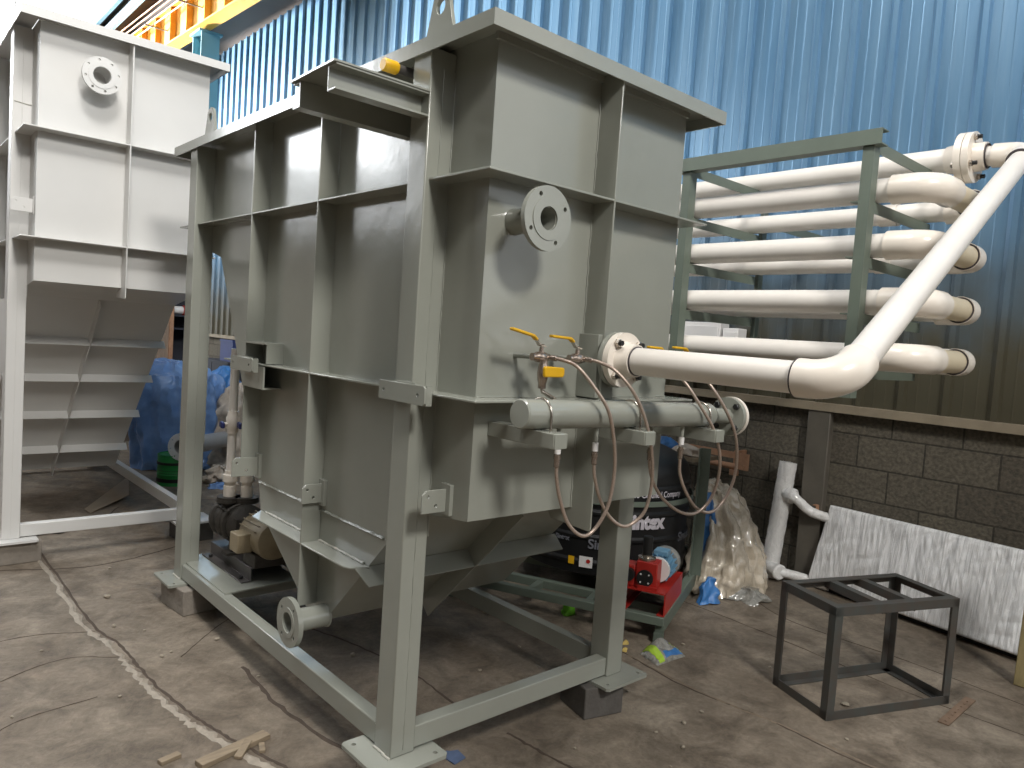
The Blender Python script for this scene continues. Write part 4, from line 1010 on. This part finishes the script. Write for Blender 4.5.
# ------------------------------------------------------------------ packets and litter on the floor
pk = thing('plastic_packet', (1.84, .22, G), 'torn clear plastic packet with lime and blue print on the floor by the skid', 'packet')
a0, a1, a2, a3 = V((1.735, .285, 0)), V((1.70, .145, 0)), V((1.925, .135, 0)), V((1.975, .34, 0))
def pillow(u0, u1, v0, v1, off, nu=26, nv=26):
    mb = MB(); T = []; B = []
    for i in range(nu + 1):
        t, b = [], []
        for j in range(nv + 1):
            u = u0 + (u1 - u0) * i / nu; v = v0 + (v1 - v0) * j / nv
            p = a1.lerp(a2, u).lerp(a0.lerp(a3, u), v)
            h = .075 * (max(0, math.sin(PI * u)) ** .6) * (max(0, math.sin(PI * v)) ** .6) * (.75 + .5 * noise.noise(p * 14)) + .008 * abs(noise.noise(p * 40))
            t.append(mb.bm.verts.new((p.x, p.y, G + .003 + h + off))); b.append(mb.bm.verts.new((p.x, p.y, G + .001 + (h * .98 if off else 0))))
        T.append(t); B.append(b)
    for i in range(nu):
        for j in range(nv):
            mb._f([T[i][j], T[i + 1][j], T[i + 1][j + 1], T[i][j + 1]]); mb._f([B[i][j], B[i][j + 1], B[i + 1][j + 1], B[i + 1][j]])
    for i in range(nu):
        mb._f([T[i][0], B[i][0], B[i + 1][0], T[i + 1][0]]); mb._f([T[i][nv], T[i + 1][nv], B[i + 1][nv], B[i][nv]])
    for j in range(nv):
        mb._f([T[0][j], T[0][j + 1], B[0][j + 1], B[0][j]]); mb._f([T[nu][j], B[nu][j], B[nu][j + 1], T[nu][j + 1]])
    return mb
pillow(0, 1, 0, 1, 0).build('film', 'pouch', pk)
pillow(.1, .28, .02, .98, .0025, 8, 22).build('lime_band', 'lime', pk)
pillow(.34, .97, .05, .24, .0025, 16, 8).build('blue_band', 'bluebag', pk)
pillow(.90, 1, .1, .95, .0025, 6, 16).build('lime_band', 'lime', pk)
soft('green_packet', mat('bright_green_film', (110, 190, 40), rough=.35, var=.3, scale=20), blob([(1.83, .90, G, .05, .035), (1.83, .90, -.12, .05, .03), (1.83, .90, -.07, .025, .015), (1.83, .90, -.055, .01, .01)], 36, 5, .01, 4, .006, 7.7, 14, .012),
     (1.83, .90, G), 'bright green packet on the floor behind the right leg of the tank', 'packet')
for i, (px, py, lab) in enumerate(((1.78, .42, 'larger curl of dry yellow scrap beside the clear packet'), (1.70, .36, 'smaller curl of dry yellow scrap beside the clear packet'))):
    soft('yellow_scrap', 'leaf', blob([(px, py, G, .026 - .006 * i, .014), (px, py, G + .012, .022, .01), (px, py, G + .02, .008, .005)], 32, 5, .008, 3, .006, i * 3.3, 30, .012), (px, py, G), lab, 'scrap', 'yellow scraps beside the packet')
mb = MB(); mb.prism([(.318, .108, G + .001), (.322, .042, G + .001), (.385, .055, G + .001), (.392, .112, G + .001), (.35, .128, G + .001)], (0, 0, .004))
bmesh.ops.subdivide_edges(mb.bm, edges=mb.bm.edges, cuts=3, use_grid_fill=True)
for v in mb.bm.verts: v.co.z += .012 * max(0, noise.noise(v.co * 22))
soft('cloth_scrap', 'denim', mb, (.35, .08, G), 'slate-blue scrap on the floor beside the front foot plate', 'scrap')
for k, (a, b, w_, h_, lab) in enumerate((((-.44, .56), (-.16, .62), .05, .02, 'long flat splinter of timber at the bottom edge of the photo'), ((-.545, .655), (-.47, .672), .03, .016, 'short block of timber at the bottom edge, left of the splinters'),
                                         ((-.31, .53), (-.24, .60), .03, .014, 'short splinter leaning across the long flat one'), ((-.22, .52), (-.2, .575), .022, .012, 'smallest splinter, below the right end of the long flat one'))):
    mb = MB().bar((a[0], a[1], G + h_ / 2), (b[0], b[1], G + h_ / 2 + (.012 if k == 2 else 0)), w_, h_)
    tag(recenter(mb.build('timber_splinter', 'wood', bevel=.002), (a[0], a[1], G)), lab, 'wood', 'timber splinters on the floor')
pebs = [(.008, 1.603, .014), (-.27, 1.547, .012), (-.22, 1.575, .009), (-.288, 2.475, .02), (-.36, 2.03, .014), (-.526, 1.25, .008), (2.045, .233, .011), (1.325, -.283, .012), (1.16, -.258, .009),
        (1.477, -.272, .01), (1.158, -.396, .011), (2.12, -.63, .018), (.48, 1.076, .017), (.014, 1.113, .008), (1.81, -.775, .009), (.784, -.144, .008), (1.40, 1.16, .02), (2.456, -.317, .008),
        (-.7, 1.9, .008), (-.9, 1.3, .008), (-.25, 1.9, .009), (.2, .75, .01), (1.0, -.45, .007), (1.6, -.9, .009), (2.2, -.2, .008), (-.15, 3.0, .01), (.25, 4.2, .012), (1.35, .05, .009), (.9, .6, .012), (1.25, .7, .01)]
proto = None
for i, (px, py, r) in enumerate(pebs):
    if proto is None:
        mb = MB().sph((0, 0, 0), 1, 1.3, 1, .75, 2)
        for v in mb.bm.verts: v.co += V(noise.noise_vector(v.co * 1.4)) * .3
        proto = mb.build('rubble_crumb', 'pebble', smooth=False); o = proto
    else:
        o = proto.copy(); COL.objects.link(o)
    o.location = (px, py, G + r * .5); r *= .75; o.scale = (r, r, r); o.rotation_euler = (0, 0, i * 1.9)
    tag(o, 'small pale crumb of rubble lying loose on the floor', 'rubble', 'rubble crumbs on the floor')

# ------------------------------------------------------------------ pump with its pipes behind the left post
cp = thing('centrifugal_pump', (.32, 1.95, .092), 'beige motor pump on a dark steel base behind the left post of the tank', 'pump')
MB().prof((.20, 1.68, .0925), (.20, 2.26, .0925), [(-.05, 0), (.006, 0), (.006, .066), (.264, .066), (.264, 0), (.32, 0), (.32, .006), (.27, .006), (.27, .073), (0, .073), (0, .006), (-.05, .006)], (1, 0, 0), UP).build('base', 'sksteel', cp, bevel=.003)
for yy in (1.74, 2.18):
    bolt_mb((.172, yy, .0985), UP, .011, .014).build('anchor_bolt', 'black', cp)
zc_ = .315; xc = .30
mo = MB().lathe([(.07, 0), (.098, .012), (.105, .03), (.105, .25), (.098, .26), (.05, .27)], (xc, 1.60, zc_), (0, 1, 0), 40).build('motor', 'beige', cp)
for k in range(8):
    a = PI * .15 + k * PI * .7 / 7
    MB().obox((xc + .108 * math.cos(a + .0), 1.75, zc_ + .108 * math.sin(a)), (0, 1, 0), (math.cos(a), 0, math.sin(a)), (-math.sin(a), 0, math.cos(a)), .2, .016, .006).build('cooling_fin', 'beige', mo)
MB().box(xc - .17, xc - .09, 1.70, 1.81, zc_ - .07, zc_ + .03).build('terminal_box', 'beige', mo, bevel=.006)
MB().box(xc - .09, xc + .09, 1.66, 1.82, .165, zc_ - .08).build('foot', 'castiron', cp, bevel=.004)
MB().lathe([(.075, 0), (.09, .01), (.06, .04), (.06, .10), (.1, .13), (.11, .14), (.11, .16)], (xc, 1.87, zc_), (0, 1, 0), 32).build('coupling_housing', 'castiron', cp)
for s in (-1, 1):
    MB().bar((xc + s * .085, 1.98, .166), (xc + s * .06, 1.98, zc_ + .04), .035, .05, (0, 1, 0)).build('bearing_leg', 'castiron', cp)
    MB().box(xc + s * .085 - .045, xc + s * .085 + .045, 1.94, 2.02, .165, .18).build('foot', 'castiron', cp)
cs_ = MB().lathe([(.11, 0), (.115, .01), (.1, .02), (.1, .07), (.115, .08), (.115, .1), (.1, .11), (.1, .16), (.115, .17), (.115, .19), (.06, .2)], (xc - .02, 2.03, zc_), (0, 1, 0), 32).build('casing', 'castiron', cp)
for k in range(4):
    a = PI / 4 + k * PI / 2
    MB().cyl((xc - .02 + .108 * math.cos(a), 2.02, zc_ + .108 * math.sin(a)), (xc - .02 + .108 * math.cos(a), 2.24, zc_ + .108 * math.sin(a)), .008, n=10).build('tie_rod', 'castiron', cs_)
for xx, yy in ((.245, 2.13), (.325, 2.08)):
    MB().cyl((xx, yy, zc_ + .07), (xx, yy, zc_ + .115), .034, n=20).build('port', 'castiron', cs_)
    MB().lathe([(.07, 0), (.07, .016), (.0, .016)], (xx, yy, zc_ + .11), UP, 24, cap=False).build('port_flange', 'castiron', cs_)
    MB().lathe([(.068, .017), (.068, .03), (.03, .03)], (xx, yy, zc_ + .11), UP, 24, cap=False).build('port_flange', 'castiron', cs_)
for xx, yy, top, lab in ((.245, 2.13, 1.30, 'taller cream riser pipe with blue valve handles, rising from the pump'), (.325, 2.08, 1.0, 'shorter cream riser pipe beside the drilled clip, right of the taller one')):
    zr = zc_ + .141
    rp_ = thing('riser_pipe', (xx, yy, zr), lab, 'pipe', 'cream riser pipes')
    MB().cyl((xx, yy, zr), (xx, yy, top), .0245, n=24).build('pipe', 'pvc', rp_)
    MB().lathe([(.034, 0), (.034, .06), (.031, .062), (.031, .085), (.041, .087), (.041, .125), (.031, .13), (.031, .15)], (xx, yy, zr), UP, 24).build('union', 'pvcfit', rp_)
    zv = .87
    bv = MB().lathe([(.031, -.05), (.031, -.03), (.037, -.02), (.037, .04), (.031, .05), (.031, .075)], (xx, yy, zv), UP, 24).build('valve_body', 'pvcfit', rp_)
    MB().cyl((xx - .03, yy - .0, zv), (xx - .055, yy - .01, zv), .012, n=12).build('valve_stem', 'pvcfit', bv)
    MB().obox((xx - .065, yy - .015, zv), (0.2, 1, 0), UP, (1, -.2, 0), .07, .035, .022).build('valve_handle', mat('dark_blue_plastic', (42, 52, 112), rough=.4), bv, bevel=.008)

# ------------------------------------------------------------------ far left background
soft('tarpaulin_heap', 'tarp', crumple(blob([(1.28, 6.25, G, .44, .36), (1.28, 6.25, -.05, .44, .36), (1.27, 6.25, .4, .47, .38), (1.25, 6.25, .72, .48, .40), (1.22, 6.25, .84, .43, .34), (1.17, 6.25, .95, .20, .16), (1.16, 6.25, .99, .05, .04)],
     140, 12, .02, 11, .022, 4.4, 2.6, .02), .07, (4, 4, 1.5), 1.0), (1.22, 6.25, G), 'tall heap covered with a blue tarpaulin between the two tanks', 'tarpaulin', angle=24)
dr = thing('paint_drum', (.965, 5.34, G), 'bright green metal drum with black bands standing before the blue tarpaulin', 'drum')
MB().lathe([(.15, 0), (.155, .004), (.152, .01), (.152, .098), (.156, .104), (.152, .11), (.152, .20), (.156, .206), (.152, .212), (.152, .285), (.156, .29), (.15, .294), (.148, .286), (0, .284)], (.965, 5.34, G), UP, 48).build('body', 'green', dr)
for za, zb2 in ((.20, .225), (.035, .07)):
    MB().lathe([(.153, za), (.1565, za), (.1565, zb2), (.153, zb2)], (.965, 5.34, G), UP, 48, closed=True).build('band', 'black', dr)
for za in (.12, .145):
    for k in range(16):
        a = -2.9 + k * .1
        MB().obox((.965 + .1535 * math.cos(a), 5.34 + .1535 * math.sin(a), G + za), (-math.sin(a), math.cos(a), 0), UP, (math.cos(a), math.sin(a), 0), .009, .007, .001).build('print_mark', 'black', dr)
fp = thing('flanged_pipe', (1.02, 5.42, .16), 'grey steel pipe with white drilled flange lying across the green drum', 'pipe')
fx = V((.72, .69, -.05)).normalized(); f0 = V((.955, 5.15, .236))
flange_mb(f0, -fx, .13, .07, .02, 8, .108, .009, .2, face=False).build('flange', 'white', fp)
MB().lathe([(.085, 0), (.085, .86), (.075, .86), (.075, .0)], f0 + fx * .02, fx, 32, closed=True).build('pipe', 'galv', fp)
soft('rag_heap', 'rag', blob([(1.80, 6.0, G, .30, .24), (1.80, 6.0, .1, .28, .22), (1.80, 6.0, .45, .24, .2), (1.80, 6.0, .72, .15, .12), (1.80, 6.0, .78, .04, .03)], 80, 7, .05, 6, .03, 2.7, 4, .06), (1.80, 6.0, G), 'beige heap of sacking behind the cream riser pipes', 'sacking')
soft('blue_white_sack', 'bluebag', blob([(1.86, 6.55, G, .2, .2), (1.86, 6.55, .5, .22, .2), (1.86, 6.55, .78, .18, .16), (1.86, 6.55, .92, .06, .05)], 60, 6, .04, 5, .02, 9.1, 5, .04), (1.86, 6.55, G), 'blue sack standing behind the beige sacking', 'sack')
soft('net_scrap', 'rag', blob([(1.34, 5.16, G, .13, .1), (1.34, 5.16, -.06, .13, .1), (1.34, 5.16, .02, .08, .06), (1.34, 5.16, .04, .02, .02)], 50, 5, .05, 6, .03, 3.9, 12, .06), (1.34, 5.16, G), 'small crumpled white net on the floor under the grey pipe', 'net')
soft('blue_scrap', 'tarp', blob([(1.26, 4.98, G, .11, .05), (1.26, 4.98, -.11, .1, .04), (1.26, 4.98, -.09, .03, .02)], 40, 4, .02, 4, .02, 1.9, 12, .03), (1.26, 4.98, G), 'blue scrap of sheet on the floor in front of the white net', 'scrap')
mb = MB(); A = [(.044, 4.60), (.62, 5.56), (.43, 4.82), (.055, 4.455)]
mb.prism([(a, b, G + .004 + (.05 if i == 1 else 0) + (.035 if i == 2 else 0)) for i, (a, b) in enumerate(A)], (0, 0, .005))
soft('flat_sheet', 'sheet', mb, (.3, 4.8, G), 'dusty flat sheet lying under the hopper of the pale tank', 'sheet', angle=30)
soft('black_scrap', 'black', blob([(-.286, 4.0, G, .09, .04), (-.286, 4.0, -.12, .08, .035), (-.286, 4.0, -.105, .02, .01)], 30, 4, .02, 4, .02, 4.9, 14, .02), (-.286, 4.0, G), 'black scrap on the floor below the front beam of the pale tank', 'scrap')
bp_ = thing('board_partition', (1.4, 8.05, G), 'brown board partition with red edge post behind the pale tank', 'partition')
MB().box(-4.5, 1.688, 8.03, 8.06, G, 2.6).build('boarding', 'plank', bp_)
for k in range(9): MB().box(.62 + k * .12, .628 + k * .12, 8.018, 8.031, G, 2.3).build('batten', 'plank', bp_)
MB().box(1.688, 1.735, 8.0, 8.06, G, 2.3).build('edge_post', 'rust', bp_)
cb_ = thing('dark_cabinet', (1.94, 8.4, G), 'dark open cabinet with a shelf right of the brown boards', 'cabinet')
MB().box(1.76, 2.12, 8.6, 8.63, G, 2.1).build('back', 'cabinet', cb_)
MB().box(1.76, 1.78, 8.15, 8.6, G, 2.1).build('side', 'cabinet', cb_); MB().box(2.10, 2.12, 8.15, 8.6, G, 2.1).build('side', 'cabinet', cb_)
for z in (G + .05, .7, 1.28, 1.45, 2.08): MB().box(1.78, 2.10, 8.15, 8.6, z, z + .02).build('shelf', 'cabinet', cb_)
rl = thing('tape_roll', (1.85, 8.25, 1.54), 'white and red roll on the top shelf of the dark cabinet', 'roll')
MB().cyl((1.785, 8.2, 1.535), (1.9, 8.2, 1.535), .05, n=20).build('roll', 'white', rl)
MB().cyl((1.9, 8.2, 1.535), (1.93, 8.2, 1.535), .065, n=20).build('cap', 'red', rl)
sc_ = thing('steel_cupboard', (3.55, 11, G), 'dark low cupboard by the wall seen through the gap beside the left post', 'cupboard')
MB().box(3.3, 3.8, 10.2, 11.6, G, .74).build('case', 'cabinet', sc_)
for k in range(2): MB().box(3.288, 3.3, 10.23 + k * .69, 10.89 + k * .69, G + .05, .71).build('door', 'cabinet', sc_)
bc = thing('plastic_crate', (3.58, 10.6, .74), 'blue plastic crate on the dark cupboard by the wall', 'crate')
MB().box(3.42, 3.78, 10.35, 10.9, .741, .76).build('bottom', 'cratebl', bc)
for a, b, c, d in ((3.42, 3.44, 10.35, 10.9), (3.76, 3.78, 10.35, 10.9), (3.44, 3.76, 10.35, 10.37), (3.44, 3.76, 10.88, 10.9)):
    MB().box(a, b, c, d, .76, 1.10).build('side', 'cratebl', bc)
MB().box(3.41, 3.425, 10.34, 10.91, 1.07, 1.11).build('rim', 'cratebl', bc)

# ------------------------------------------------------------------ light
w = bpy.data.worlds.new('sky'); sc.world = w; w.use_nodes = True
bg = w.node_tree.nodes['Background']; bg.inputs['Color'].default_value = (0.93, 0.97, 1.0, 1); bg.inputs['Strength'].default_value = 2.0
def area(name, loc, target, sx, sy, power, col=(1, 1, 1)):
    d = bpy.data.lights.new(name, 'AREA'); d.shape = 'RECTANGLE'; d.size = sx; d.size_y = sy; d.energy = power; d.color = col
    o = bpy.data.objects.new(name, d); COL.objects.link(o); o.location = loc
    o.rotation_euler = (V(target) - V(loc)).to_track_quat('-Z', 'Y').to_euler(); return o
area('added_front_key', (-.95, -6.3, 6.6), (.5, 0, 1.3), 1.4, 1.1, 560, (1, .97, .92))  # lamp added for the light that falls in from the front
area('added_rear_key', (-1.0, -.6, 6.8), (-.1, 3.2, 2.2), 1.2, 1.0, 260, (1, .98, .95))  # second added lamp, out of view, sets the pale tank's shadow angle
area('added_left_fill', (-3.0, 7.5, 4.6), (-.67, 5.0, 2.3), 2.0, 2.0, 220, (.95, .98, 1))  # added lamp, out of view, brightens the pale tank's left side
area('added_end_fill', (-2.5, 15.5, 6.2), (3.85, 9.0, 4.6), 2.5, 2.0, 500, (1, 1, 1))  # added lamp without any skylight, brightens the far stretch of wall
area('added_top_fill', (-1.3, 1.0, 6.9), (-1.0, 1.0, 0), 1.8, 5, 170, (.97, .99, 1))  # added lamp, the roof has no opening here; lights floor and tops
sd = bpy.data.lights.new('added_sun_spot', 'SPOT'); sd.energy = 170000; sd.spot_size = math.radians(20); sd.spot_blend = .8; sd.shadow_soft_size = .5; sd.color = (1, .985, .96)  # added spot out of view, stands in for sun on the far cladding
so_ = bpy.data.objects.new('added_sun_spot', sd); COL.objects.link(so_); so_.location = (-2.0, 24, 4.2)
so_.rotation_euler = (V((3.85, 10.0, 5.2)) - so_.location).to_track_quat('-Z', 'Y').to_euler()
sc.view_settings.view_transform = 'Standard'; sc.view_settings.look = 'None'
sc.view_settings.exposure = -0.22; sc.view_settings.gamma = 1; sc.view_settings.use_curve_mapping = False
